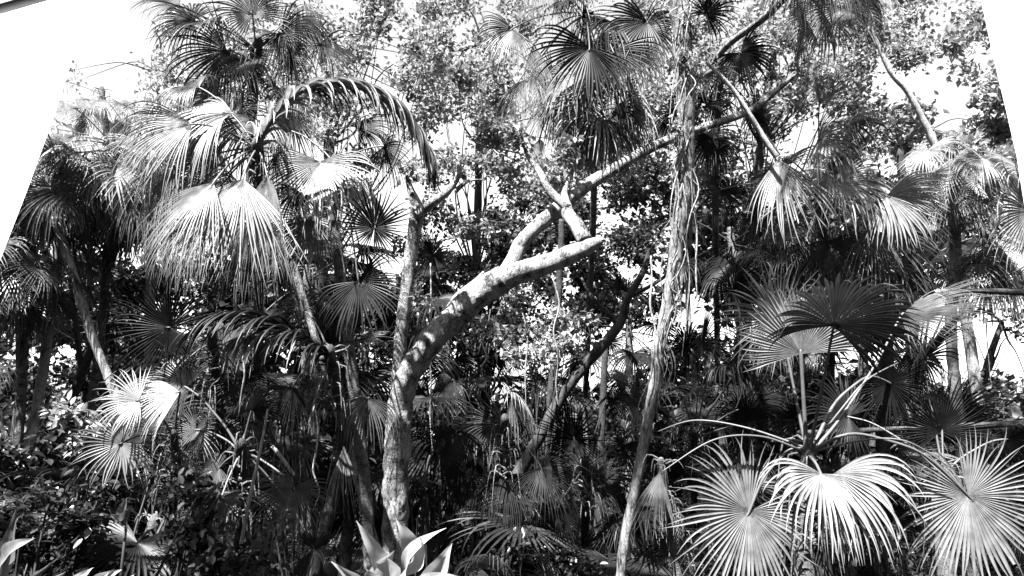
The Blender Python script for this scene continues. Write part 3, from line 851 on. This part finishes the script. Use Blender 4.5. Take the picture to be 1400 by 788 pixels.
p10 = palm((458, 225), 5.0, 'slim rough-barked palm left of the crooked tree, with a grey fan hanging full face', n=0, trunk=[(456, 300), (466, 380), (474, 440), (482, 520), (492, 600), (502, 690)], trad=.043)
q10 = (458, 225, 5.0)
for (x, y, r, a, t, fc, sp, dr, mt_) in [
    (400, 180, 80, 140, 0, 30, 260, .4, 'frond'), (490, 175, 80, 30, 0, 30, 240, .5, 'dark'),
    (405, 260, 80, -120, 0, 0, 200, .5, 'dark'), (500, 380, 80, -80, 0, 0, 240, .4, 'dark'), (425, 300, 100, -100, 0, 10, 150, .4, 'frond'), (525, 200, 75, -30, 0, 30, 240, .4, 'dark')]:
    hero(p10, x, y, 4.9 + random.uniform(-.15, .4), r, a, t, fc, sp, 36, dr, mt_, q10, .08)
# more leaves in the big heads, old ones hanging under them
for root_, (cx, cy, cd_), n_, mk, sz, lo_, hi_ in [(p4, (1120, 265, 6.2), 12, 'frond', .62, -80, 40), (p7, (800, 20, 5.9), 8, 'dark', .62, -80, 30), (p7, (806, 70, 5.6), 14, 'dry', .6, -85, -35), (p8, (350, 70, 6.1), 10, 'frond', .55, -80, 60),
                                       (p10, (458, 225, 5.5), 5, 'frond', .45, -85, 20), (p6, (1130, -60, 5.4), 6, 'frond', .5, -80, 20), (p5, (985, 100, 5.8), 6, 'dark', .45, -80, 30)]:
    crown_fronds(root_, P(cx, cy, cd_) - root_.location, n_, sz, mk, .25, lo_, hi_, int(cx))
# mid left
hero(p10, 512, 312, 4.5, 68, 80, 5, 0, 350, 36, .06, 'dark', q10, .1, cup=.08, seed=407, pet='petiole_dark')
hero(p10, 490, 385, 4.6, 85, -60, 5, 0, 240, 30, .3, 'dark', q10, .1, cup=.2, seed=408, pet='petiole_dark')
hero(p10, 438, 222, 4.8, 118, -90, 10, 0, 230, 38, .45, 'mid', q10, .1, cup=.3, seed=406, split=.3, width=.85)
p11 = palm((452, 492), 4.4, 'left-middle palm whose long feathery leaf sweeps left from a pale split stalk', n=0, trunk=[(470, 600)], trad=.045, tmat='bark_dark', back=1.0)
comb(p11, [(456, 492, 4.4), (430, 474, 4.3), (400, 455, 4.2), (360, 436, 4.1), (315, 432, 4.0), (280, 444, 3.95)], .42, 34, .9, 'dark', 8, .5, .026)
comb(p11, [(452, 490, 4.4), (410, 462, 4.3), (370, 455, 4.2), (330, 462, 4.1)], .38, 26, 1.4, 'mid', 9, .45, .022)
hero(p11, 448, 500, 4.3, 95, -96, 0, 20, 60, 9, .3, 'dry', None)
hero(p11, 415, 425, 4.8, 42, 90, 10, 0, 320, 32, .1, 'mid', (452, 492, 4.4), .1)
hero(p11, 502, 545, 4.6, 85, -120, 10, 10, 230, 26, .55, 'frond', (470, 560, 4.5), .2)
hero(p11, 470, 610, 4.7, 100, -92, 0, 0, 50, 9, .2, 'dry', None)
hero(p11, 400, 530, 4.8, 85, -100, 0, 10, 200, 26, .5, 'dark', (452, 492, 4.4), .1)
p12 = palm((290, 470), 4.7, 'palm at left showing a wide dark fan spread flat like an open hand', n=0, trunk=[(300, 620)], trad=.04, tmat='bark_dark', back=1.0)
hero(p12, 232, 448, 4.5, 92, 175, 5, 0, 330, 44, .15, 'dark', (290, 470, 4.7), .1, seed=61, pet='petiole_dark')
hero(p12, 300, 400, 4.9, 80, 90, 0, 20, 260, 34, .3, 'dark', (290, 470, 4.7), .1)
hero(p12, 330, 520, 4.9, 80, -60, 0, 20, 260, 34, .3, 'dark', (290, 470, 4.7), .1)
hero(p12, 230, 520, 4.6, 90, 190, 0, 50, 220, 30, .4, 'frond', (290, 470, 4.7), .1)
p13 = palm((330, 620), 3.9, 'low fan palm at lower left with round grey fans, right of the brilliant white ones', n=0, trunk=[(332, 720)], trad=.04, tmat='bark_dark', back=1.0)
q13 = (330, 620, 3.9)
for (x, y, r, a, t, fc, sp, dr, mt_) in [
    (268, 588, 66, -110, 5, 0, 330, .15, 'frond'),
    (303, 680, 68, -110, 5, 0, 280, .3, 'frond'), (402, 668, 90, -115, 5, 0, 300, .3, 'frond'), (345, 560, 70, 60, 0, 30, 260, .3, 'dark'), (300, 640, 70, 200, 0, 0, 260, .3, 'dark'), (255, 530, 90, 160, 0, 50, 230, .4, 'frond'), (430, 750, 70, 90, 0, 0, 250, .3, 'dark')]:
    hero(p13, x, y, 3.9 + random.uniform(-.3, .2), r, a, t, fc, sp, 32, dr, mt_, q13, .08)
p20 = palm((238, 600), 3.9, 'small palm at lower left holding the brilliant white sunlit fans', n=0, trunk=[(240, 680)], trad=.025, tmat='bark_dark', back=.4)
q20 = (238, 600, 3.9)
hero(p20, 166, 606, 3.6, 66, 200, 28, 0, 320, 32, .18, 'white_leaf', q20, .1, cup=.08, seed=501)
hero(p20, 190, 548, 3.65, 66, 185, 15, 35, 210, 26, .3, 'pale', q20, .1, cup=.15, seed=502)
hero(p20, 246, 536, 3.7, 84, 205, 10, 40, 120, 20, .4, 'white_leaf', q20, .1, cup=.2, seed=503)
# centre low
p14 = palm((690, 585), 5.0, 'fan palm behind the crooked tree showing one round grey fan full face', n=0, trunk=[(690, 700)], trad=.04, tmat='bark_dark', back=1.0)
q14 = (690, 585, 5.0)
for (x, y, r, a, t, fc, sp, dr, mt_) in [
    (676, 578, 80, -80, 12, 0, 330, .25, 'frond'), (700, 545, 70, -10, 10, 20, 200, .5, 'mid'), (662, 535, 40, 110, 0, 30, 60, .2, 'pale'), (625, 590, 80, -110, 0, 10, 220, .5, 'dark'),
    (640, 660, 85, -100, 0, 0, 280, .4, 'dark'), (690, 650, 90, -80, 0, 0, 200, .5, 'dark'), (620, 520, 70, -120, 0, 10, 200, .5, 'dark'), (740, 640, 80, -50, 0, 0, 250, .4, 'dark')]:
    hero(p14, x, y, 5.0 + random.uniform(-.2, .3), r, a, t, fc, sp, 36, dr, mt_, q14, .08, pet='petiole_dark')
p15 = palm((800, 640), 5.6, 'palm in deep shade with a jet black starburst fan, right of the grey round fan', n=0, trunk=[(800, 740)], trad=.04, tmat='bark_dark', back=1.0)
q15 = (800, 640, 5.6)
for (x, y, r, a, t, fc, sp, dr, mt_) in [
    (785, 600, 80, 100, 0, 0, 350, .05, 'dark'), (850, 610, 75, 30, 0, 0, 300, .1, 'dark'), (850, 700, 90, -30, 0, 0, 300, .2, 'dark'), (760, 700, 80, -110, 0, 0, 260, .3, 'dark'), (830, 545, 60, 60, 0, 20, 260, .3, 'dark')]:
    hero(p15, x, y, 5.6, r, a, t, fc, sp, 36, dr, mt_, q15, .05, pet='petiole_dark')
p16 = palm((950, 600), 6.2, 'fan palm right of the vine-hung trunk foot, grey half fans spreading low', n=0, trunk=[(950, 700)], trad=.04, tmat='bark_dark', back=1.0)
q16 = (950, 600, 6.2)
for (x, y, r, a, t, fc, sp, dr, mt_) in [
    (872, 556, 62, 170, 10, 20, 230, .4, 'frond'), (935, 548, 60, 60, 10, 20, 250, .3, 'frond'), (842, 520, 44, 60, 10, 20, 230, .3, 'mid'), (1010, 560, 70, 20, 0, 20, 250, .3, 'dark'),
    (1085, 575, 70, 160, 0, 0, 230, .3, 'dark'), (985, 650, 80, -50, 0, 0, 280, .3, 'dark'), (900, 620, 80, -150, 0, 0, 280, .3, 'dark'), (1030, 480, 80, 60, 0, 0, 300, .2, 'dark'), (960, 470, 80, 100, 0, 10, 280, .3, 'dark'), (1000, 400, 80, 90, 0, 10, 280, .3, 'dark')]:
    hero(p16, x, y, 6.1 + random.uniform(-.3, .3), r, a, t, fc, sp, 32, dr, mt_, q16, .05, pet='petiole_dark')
p17 = palm((905, 640), 4.2, 'small palm beside the vine-hung trunk foot with one folded dry fan hanging', n=0, trunk=[(920, 740)], trad=.03)
hero(p17, 902, 645, 4.1, 95, -100, 0, 10, 60, 14, .15, 'mid', None, seed=71)
hero(p17, 915, 760, 4.0, 70, 90, 0, 0, 260, 30, .2, 'dark', (905, 640, 4.2), 0)
# bottom small palms
p18 = palm((672, 800), 4.0, 'low seedling palm at the bottom edge right of the lance-leaved plant', n=0, trad=.02)
hero(p18, 672, 775, 4.0, 72, 90, 25, 0, 230, 26, .45, 'frond', (672, 800, 4.0), 0)
hero(p18, 752, 800, 3.9, 72, 70, 15, 0, 230, 26, .45, 'frond', (672, 800, 4.0), 0)
# left edge fans
p19 = palm((-70, 520), 4.2, 'palm standing off the left edge, only its fan tips reach in', n=0, trunk=[(-72, 640)], trad=.05)
hero(p19, -12, 492, 4.2, 58, 5, 5, 10, 180, 24, .3, 'frond', (-70, 520, 4.2), .1)
hero(p19, -12, 565, 4.2, 60, 0, 5, 10, 150, 24, .3, 'frond', (-70, 520, 4.2), .1)

# smaller palms of the left, whole heads seen
palm((78, 215), 7.4, 'leftmost palm head, shaggy, next to the slanting white post edge', .62, 30, 'frond', [(82, 300), (60, 500)], .05, 'bark_pale', seed=3, drymix=.25, lo=-80, hi=35)
palm((152, 195), 7.8, 'pale palm head second from the left, just right of the leftmost head', .62, 26, 'mid', [(150, 300), (135, 480)], .045, 'bark_palm', seed=4, lo=-80, hi=40)
palm((205, 240), 7.9, 'palm with a straight pale trunk, third head from the left', .6, 26, 'frond', [(207, 330), (205, 410), (204, 500)], .055, 'bark_pale', seed=5, drymix=.3, lo=-80, hi=20)
palm((40, 330), 7.2, 'low drooping palm head below the leftmost one at the left edge', .62, 24, 'frond', [(30, 430), (28, 560)], .05, 'bark_palm', seed=6, lo=-80, hi=20)
palm((1300, 190), 6.6, 'shaggy palm head amid bright foliage at upper right, left of the white post', .5, 16, 'mid', [(1302, 260), (1306, 340), (1300, 450)], .05, 'bark_palm', seed=7, lo=-80, hi=0, drymix=.5)
palm((1345, 320), 6.9, 'loose palm with hanging leaves below the shaggy head at right', .5, 14, 'frond', [(1430, 430)], .05, 'bark_palm', seed=8, lo=-70, hi=30)
palm((140, 130), 9.0, 'faint small palm head floating high in the washed-out sky at left', .42, 10, 'mid', [(150, 240), (150, 400)], .04, 'bark_palm', seed=9, lo=-70, hi=30)

# understory palms that fill the dark middle
under = [(110, 620, 8, 'behind the brilliant white small fans at lower left'), (250, 640, 7.5, 'in the shade behind the low fan palm at lower left'), (420, 600, 7, 'between the low fan palm and the slim rough trunk'),
         (560, 640, 7.2, 'right behind the foot of the crooked tree'), (610, 420, 7.5, 'above the slanting limb of the crooked tree'), (590, 560, 6.6, 'in the black shade right of the crooked trunk'),
         (730, 520, 8, 'under the blunt limb, behind the dark slanting trunk'), (860, 450, 8.5, 'behind the dark slanting trunk higher up'), (1000, 330, 7.5, 'just right of the vine-hung trunk at mid height'),
         (980, 540, 7.8, 'in the black hollow right of the vine-hung trunk'), (1060, 640, 6.5, 'in the dark behind the foreground petioles'), (1180, 640, 6.5, 'behind the foreground two-lobed fan'),
         (1180, 440, 7.0, 'behind the dark open fan of the foreground palm'), (1340, 640, 7.0, 'in shade behind the rightmost round fan'), (500, 470, 7.0, 'between the slim rough trunk and the second stem'),
         (290, 560, 6.5, 'behind the sweeping feathery leaf'), (930, 720, 6.0, 'low by the vine-hung trunk foot'), (700, 700, 6.5, 'low in the central darkness'), (1190, 520, 8.5, 'far back under the wide dark open fan at right'), (420, 380, 7.5, 'behind the hanging full-face grey fan'), (80, 700, 4.6, 'low at the bottom left, above the large lance leaves'), (210, 720, 4.4, 'low in the dark beneath the brilliant white fans'), (785, 760, 5.4, 'at the bottom, left of the vine-hung trunk foot')]
for i, (x, y, d, lb) in enumerate(under):
    palm((x, y), d, 'dim understory fan palm ' + lb, .62, 14, 'dark', None, .05, 'bark_palm', 'understory palms in shade', seed=40 + i, lo=-50, hi=75, drymix=0)

# ================================================================== broadleaf trees
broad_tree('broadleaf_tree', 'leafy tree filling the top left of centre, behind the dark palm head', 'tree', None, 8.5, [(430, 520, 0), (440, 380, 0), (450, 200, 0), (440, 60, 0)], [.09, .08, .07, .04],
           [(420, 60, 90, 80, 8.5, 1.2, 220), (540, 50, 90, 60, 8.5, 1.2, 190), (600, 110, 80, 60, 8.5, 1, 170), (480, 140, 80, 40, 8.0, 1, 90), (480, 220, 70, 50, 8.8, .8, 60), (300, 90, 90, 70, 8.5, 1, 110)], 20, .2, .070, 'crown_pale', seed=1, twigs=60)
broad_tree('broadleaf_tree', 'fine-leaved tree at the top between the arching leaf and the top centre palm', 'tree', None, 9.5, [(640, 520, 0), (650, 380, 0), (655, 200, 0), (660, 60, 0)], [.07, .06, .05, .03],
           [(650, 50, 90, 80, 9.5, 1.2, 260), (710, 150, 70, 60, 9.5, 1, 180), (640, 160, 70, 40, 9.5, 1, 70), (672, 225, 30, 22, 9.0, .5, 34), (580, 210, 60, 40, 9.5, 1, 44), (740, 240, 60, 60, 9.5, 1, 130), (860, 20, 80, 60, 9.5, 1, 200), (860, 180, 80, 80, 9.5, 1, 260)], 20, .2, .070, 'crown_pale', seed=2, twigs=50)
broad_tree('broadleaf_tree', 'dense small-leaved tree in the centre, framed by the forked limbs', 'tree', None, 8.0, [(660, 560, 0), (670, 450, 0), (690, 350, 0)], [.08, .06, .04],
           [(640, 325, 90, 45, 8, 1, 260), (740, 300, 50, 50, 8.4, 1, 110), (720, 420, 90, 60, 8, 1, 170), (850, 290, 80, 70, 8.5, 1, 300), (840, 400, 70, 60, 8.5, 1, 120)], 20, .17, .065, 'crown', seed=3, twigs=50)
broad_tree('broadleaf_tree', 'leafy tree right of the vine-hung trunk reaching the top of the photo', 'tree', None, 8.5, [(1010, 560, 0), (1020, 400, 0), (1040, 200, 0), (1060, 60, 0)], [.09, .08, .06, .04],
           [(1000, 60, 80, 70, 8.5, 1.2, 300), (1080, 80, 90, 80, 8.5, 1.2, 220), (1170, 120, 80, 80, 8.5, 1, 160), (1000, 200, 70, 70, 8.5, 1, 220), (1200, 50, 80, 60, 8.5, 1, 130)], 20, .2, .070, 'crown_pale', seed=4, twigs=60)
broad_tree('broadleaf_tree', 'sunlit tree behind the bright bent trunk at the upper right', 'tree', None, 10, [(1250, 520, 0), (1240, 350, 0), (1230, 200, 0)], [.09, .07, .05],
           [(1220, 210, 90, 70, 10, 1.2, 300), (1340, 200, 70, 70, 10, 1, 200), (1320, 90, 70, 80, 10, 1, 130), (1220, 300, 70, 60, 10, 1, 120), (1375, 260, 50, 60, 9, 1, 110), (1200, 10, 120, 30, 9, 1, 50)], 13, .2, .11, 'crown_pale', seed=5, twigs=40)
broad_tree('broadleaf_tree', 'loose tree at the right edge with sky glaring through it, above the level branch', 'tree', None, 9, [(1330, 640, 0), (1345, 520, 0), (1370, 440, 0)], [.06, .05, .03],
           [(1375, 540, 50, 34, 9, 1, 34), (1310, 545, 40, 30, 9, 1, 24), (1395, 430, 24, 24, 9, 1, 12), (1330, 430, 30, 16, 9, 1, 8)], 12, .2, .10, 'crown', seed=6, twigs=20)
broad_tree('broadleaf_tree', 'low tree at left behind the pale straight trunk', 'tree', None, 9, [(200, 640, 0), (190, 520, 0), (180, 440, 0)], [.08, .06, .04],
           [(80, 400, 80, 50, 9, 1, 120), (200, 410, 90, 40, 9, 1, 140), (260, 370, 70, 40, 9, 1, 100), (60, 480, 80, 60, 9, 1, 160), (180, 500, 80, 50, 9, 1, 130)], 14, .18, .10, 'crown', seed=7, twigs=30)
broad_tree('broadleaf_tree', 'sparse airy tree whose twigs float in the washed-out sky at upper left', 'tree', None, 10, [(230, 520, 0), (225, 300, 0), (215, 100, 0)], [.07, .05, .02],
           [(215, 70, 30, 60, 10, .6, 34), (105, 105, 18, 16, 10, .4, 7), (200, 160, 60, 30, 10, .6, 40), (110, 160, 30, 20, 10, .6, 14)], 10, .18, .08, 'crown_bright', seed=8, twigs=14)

# shrubs
def shrub(label, px, py, d, rx, ry, n, size, mat='shrub', per=12, seed=0, spread=.12, up=.9, name='broadleaf_shrub', big=True, group=None):
    c = P(px, py, d); g = ground_under(c)
    root = thing(name, g, label, 'shrub', group)
    C = blob_centers([(px, py, rx, ry, d, .35, n)], seed)
    mb = MB(); r2 = random.Random(seed)
    for i in range(10):
        e = Vector(C[r2.randrange(len(C))])
        m = Vector((g.x, g.y, g.z)).lerp(e, .5) + Vector((r2.uniform(-.1, .1), r2.uniform(-.1, .1), .1))
        mb.tube([g, m, e], [.012, .009, .004], 5, 4, .1, off=g, cap=False)
    mb.build('stem', M['petiole_dark'], root)
    V, F, T = leaf_cloud(C, per, spread, size, seed, up, big)
    link_mesh('foliage', V - np.array(g, dtype=np.float32), F, M[mat], root, smooth=False, tone=T)
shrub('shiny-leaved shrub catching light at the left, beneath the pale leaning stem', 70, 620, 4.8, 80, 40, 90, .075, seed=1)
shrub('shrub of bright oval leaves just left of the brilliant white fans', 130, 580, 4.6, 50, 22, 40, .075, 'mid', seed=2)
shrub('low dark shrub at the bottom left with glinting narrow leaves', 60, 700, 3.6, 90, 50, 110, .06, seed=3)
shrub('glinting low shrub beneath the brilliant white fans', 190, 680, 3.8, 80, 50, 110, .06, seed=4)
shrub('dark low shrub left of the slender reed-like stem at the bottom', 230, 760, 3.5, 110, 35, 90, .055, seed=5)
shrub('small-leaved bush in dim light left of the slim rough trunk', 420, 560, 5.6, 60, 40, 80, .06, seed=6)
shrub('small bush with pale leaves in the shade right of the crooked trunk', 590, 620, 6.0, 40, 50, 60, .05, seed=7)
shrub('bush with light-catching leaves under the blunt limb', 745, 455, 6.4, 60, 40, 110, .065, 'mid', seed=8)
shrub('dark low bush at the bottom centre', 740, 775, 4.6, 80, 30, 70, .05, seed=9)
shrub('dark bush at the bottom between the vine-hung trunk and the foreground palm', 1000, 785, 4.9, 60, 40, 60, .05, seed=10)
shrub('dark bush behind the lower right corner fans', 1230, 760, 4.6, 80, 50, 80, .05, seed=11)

# ================================================================== lance-leaved plants in the very foreground
def lance(root, base, tip, w, bend=.15, mat='lance', seed=0, face=None, roll=0.0):
    b = P(*base); t = P(*tip)
    L_ = (t - b).length
    ax = (t - b).normalized()
    nn = (-FWD + UP * .4); nn = (nn - ax * nn.dot(ax)).normalized()
    nn = Quaternion(ax, R_(roll)) @ nn
    sd = ax.cross(nn)
    V, F = [], []
    n = 14; wr = w * .82 / FPX * base[2]
    for i in range(n + 1):
        s = i / n
        c = b + ax * L_ * s + sd * L_ * math.sin(seed * 2.3) * .10 * math.sin(PI * s) + nn * (-bend * L_ * (s - .5) ** 2 * 4 + bend * L_) 
        ww = wr * 1.05 * (math.sin(PI * min(1, s ** .95)) ** 1.25) * (1 - .15 * s) + .0015
        ww = max(ww, wr * .16 * (1 - s))
        if i == n: ww = .001
        wob = .05 * wr * math.sin(s * 17 + seed)
        up = nn
        for k, e in enumerate((-1, -.5, 0, .5, 1)):
            V.append(c + sd * ww / 2 * e + up * (ww * .22 * abs(e) + wob * e) - b)
        if i:
            for k in range(4):
                o0 = (i - 1) * 5 + k; o1 = i * 5 + k
                F.append((o0, o0 + 1, o1 + 1, o1))
    o = link_mesh('leaf', V, F, M[mat], root, b - root.location)
    return o
lp = thing('lance_leaved_plant', ground_under(P(560, 800, 2.6)), 'bright sunlit plant with broad pointed leaves at the bottom, in front of the crooked trunk', 'plant')
MB().tube([lp.location, P(568, 860, 2.6), P(545, 800, 2.6)], [.02, .016, .012], 8, 6, off=lp.location).build('stem', M['petiole'], lp)
for k, (bx, by, tx, ty, w, bd, d, rl) in enumerate([(536, 790, 487, 712, 24, .04, 2.6, 10), (505, 812, 453, 768, 22, .05, 2.5, -10), (520, 800, 540, 752, 34, .02, 2.62, 20), (545, 790, 575, 736, 26, -.1, 2.55, -30),
                                                 (568, 778, 541, 707, 34, .06, 2.66, 20), (560, 800, 610, 722, 22, .10, 2.6, -30), (572, 795, 619, 739, 34, .05, 2.5, 10), (530, 800, 500, 778, 26, .05, 2.45, 0), (560, 800, 640, 790, 20, .05, 2.4, 0), (533, 800, 528, 762, 20, .03, 2.5, 40)]):
    lance(lp, (bx, by, d), (tx, ty, d - .12), w, bd * 2, 'lance', k, roll=rl)
lq = thing('lance_leaved_plant', ground_under(P(-20, 830, 2.1)), 'large smooth lance leaves rising at the bottom left corner', 'plant')
MB().tube([lq.location, P(-20, 860, 2.1), P(-12, 815, 2.1)], [.02, .016, .014], 8, 6, off=lq.location).build('stem', M['petiole'], lq)
for k, (bx, by, tx, ty, w, bd, d, rl) in enumerate([(-8, 800, 22, 697, 34, .05, 2.1, 10), (-4, 800, 48, 736, 30, .08, 2.05, -20), (6, 800, 80, 762, 12, .12, 2.0, 40), (-10, 800, -40, 720, 30, .05, 2.1, 0)]):
    lance(lq, (bx, by, d), (tx, ty, d - .1), w, bd, 'mid', 20 + k, roll=rl)
lr = thing('lance_leaved_plant', ground_under(P(110, 830, 2.2)), 'row of brilliant white leaf tips along the bottom edge at left', 'plant')
MB().tube([lr.location, P(110, 880, 2.2), P(110, 830, 2.2)], [.02, .016, .014], 8, 6, off=lr.location).build('stem', M['petiole'], lr)
for k, (bx, by, tx, ty, w) in enumerate([(60, 815, 52, 780, 18), (90, 815, 128, 776, 22), (110, 815, 100, 783, 22), (130, 815, 168, 778, 24), (150, 812, 185, 784, 16), (196, 815, 214, 782, 14), (75, 815, 90, 782, 16), (115, 812, 150, 782, 16)]):
    lance(lr, (bx, by, 2.2), (tx, ty, 2.1), w, .05, 'lance', 40 + k, roll=k * 13 % 40 - 20)
ls = thing('small_sprout', ground_under(P(165, 710, 3.4)), 'small pale split leaf sprout among the glinting shrubs at lower left', 'plant')
MB().tube([ls.location, P(170, 745, 3.4), P(168, 718, 3.4)], [.01, .008, .006], 6, 6, off=ls.location).build('stem', M['petiole'], ls)
for k, (tx, ty, w) in enumerate([(174, 680, 18), (150, 703, 12), (182, 690, 14)]):
    lance(ls, (168, 718, 3.4), (tx, ty, 3.35), w, .05, 'mid', 60 + k, roll=k * 20)

# ================================================================== hanging lianas, each its own
rd = random.Random(77)
lian = [(662, 440, 520, 4.9, 'just right of the thick slanting limb'), (588, 360, 620, 5.6, 'close right of the second stem'), (760, 380, 560, 6, 'beneath the blunt limb'), (893, 350, 520, 5, 'close left of the vine-hung trunk'),
        (952, 180, 420, 4.6, 'close right of the vine-hung trunk'), (716, 420, 560, 6, 'between the thick limb and the slim dark trunk'), (468, 230, 470, 4.9, 'along the slim rough-barked palm'), (432, 560, 700, 5, 'in the dark between the low fan palm and the rough trunk'), (330, 440, 560, 4.6, 'below the feathery sweeping leaf'), (1010, 420, 560, 5.5, 'in the hollow right of the vine-hung trunk')]
for (x, y0, y1, d, lb) in lian:
    pp = [P(x + rd.uniform(-5, 5), y0 + (y1 - y0) * k / 5, d) for k in range(6)]
    f = pp[0]
    o = MB().tube(pp, [.006, .007, .008, .007, .006, .003], 5, 6, .2, off=f).build('liana', M['bark_pale'], None, f)
    tag(o, 'thin hanging liana ' + lb, 'liana', 'thin lianas hanging in the wood')

# ================================================================== unseen canopy added overhead to throw shade, with holes along sun rays
can = thing('shade_canopy', Vector((-5.5, -1.5, 0)), 'unseen high canopy added to shade the wood, with holes for sun', 'tree')
mb = MB().tube([Vector((-5.5, -1.5, -.1)), Vector((-5.3, -1.4, 3)), Vector((-4.2, -.6, 6)), Vector((-2, 1, 8.2))], [.3, .25, .2, .1], 12, 8, .15, off=can.location)
g = np.random.default_rng(23)
rays = [(P(px, py, d), rr) for px, py, d, rr in LIT]
CC = []
for _ in range(CANOPY_N):
    c = Vector((g.uniform(*CAN_X), g.uniform(*CAN_Y), g.uniform(9.6, 11.2)))
    if noise.noise(c * .55) < -.24: continue
    ok = True
    for q, rr in rays:
        w = c - q
        if (w - SUN * w.dot(SUN)).length < rr + .42: ok = False; break
    if ok: CC.append(tuple(c))
for c in CC[::60]:
    a_ = Vector((-2, 1, 8.2)); hit = False
    for k in range(13):
        w0 = a_.lerp(Vector(c), k / 12)
        if any(((w0 - q) - SUN * (w0 - q).dot(SUN)).length < .35 for q, _r in rays): hit = True; break
    if hit: continue
    mb.tube([Vector((-2, 1, 8.2)), Vector((-2, 1, 8.2)).lerp(Vector(c), .5) + Vector((0, 0, .3)), Vector(c)], [.08, .05, .02], 6, 5, .1, off=can.location, cap=False)
mb.build('trunk', M['bark_dark'], can)
V, F, T = leaf_cloud(CC, 12, .25, .17, 19, .9)
link_mesh('crown', V - np.array(can.location, dtype=np.float32), F, M['crown'], can, smooth=False, tone=T)

# unseen wall added behind the camera to block low frontal sky light
import bmesh
bm = bmesh.new()
bmesh.ops.create_cube(bm, size=1)
bmesh.ops.scale(bm, vec=(44, .3, 8.0), verts=bm.verts)
bmesh.ops.bevel(bm, geom=bm.edges[:], offset=.02, segments=1, affect='EDGES')
me = bpy.data.meshes.new('sky_blocker_wall'); bm.to_mesh(me); bm.free(); me.materials.append(plain_mat('dark_blocker', .06, .9, .2, 3))
hw = bpy.data.objects.new('sky_blocker_wall', me); COL.objects.link(hw); hw.location = (0, -3.6, 3.9)
tag(hw, 'long dark unseen wall added behind the camera to block sky light', 'wall')
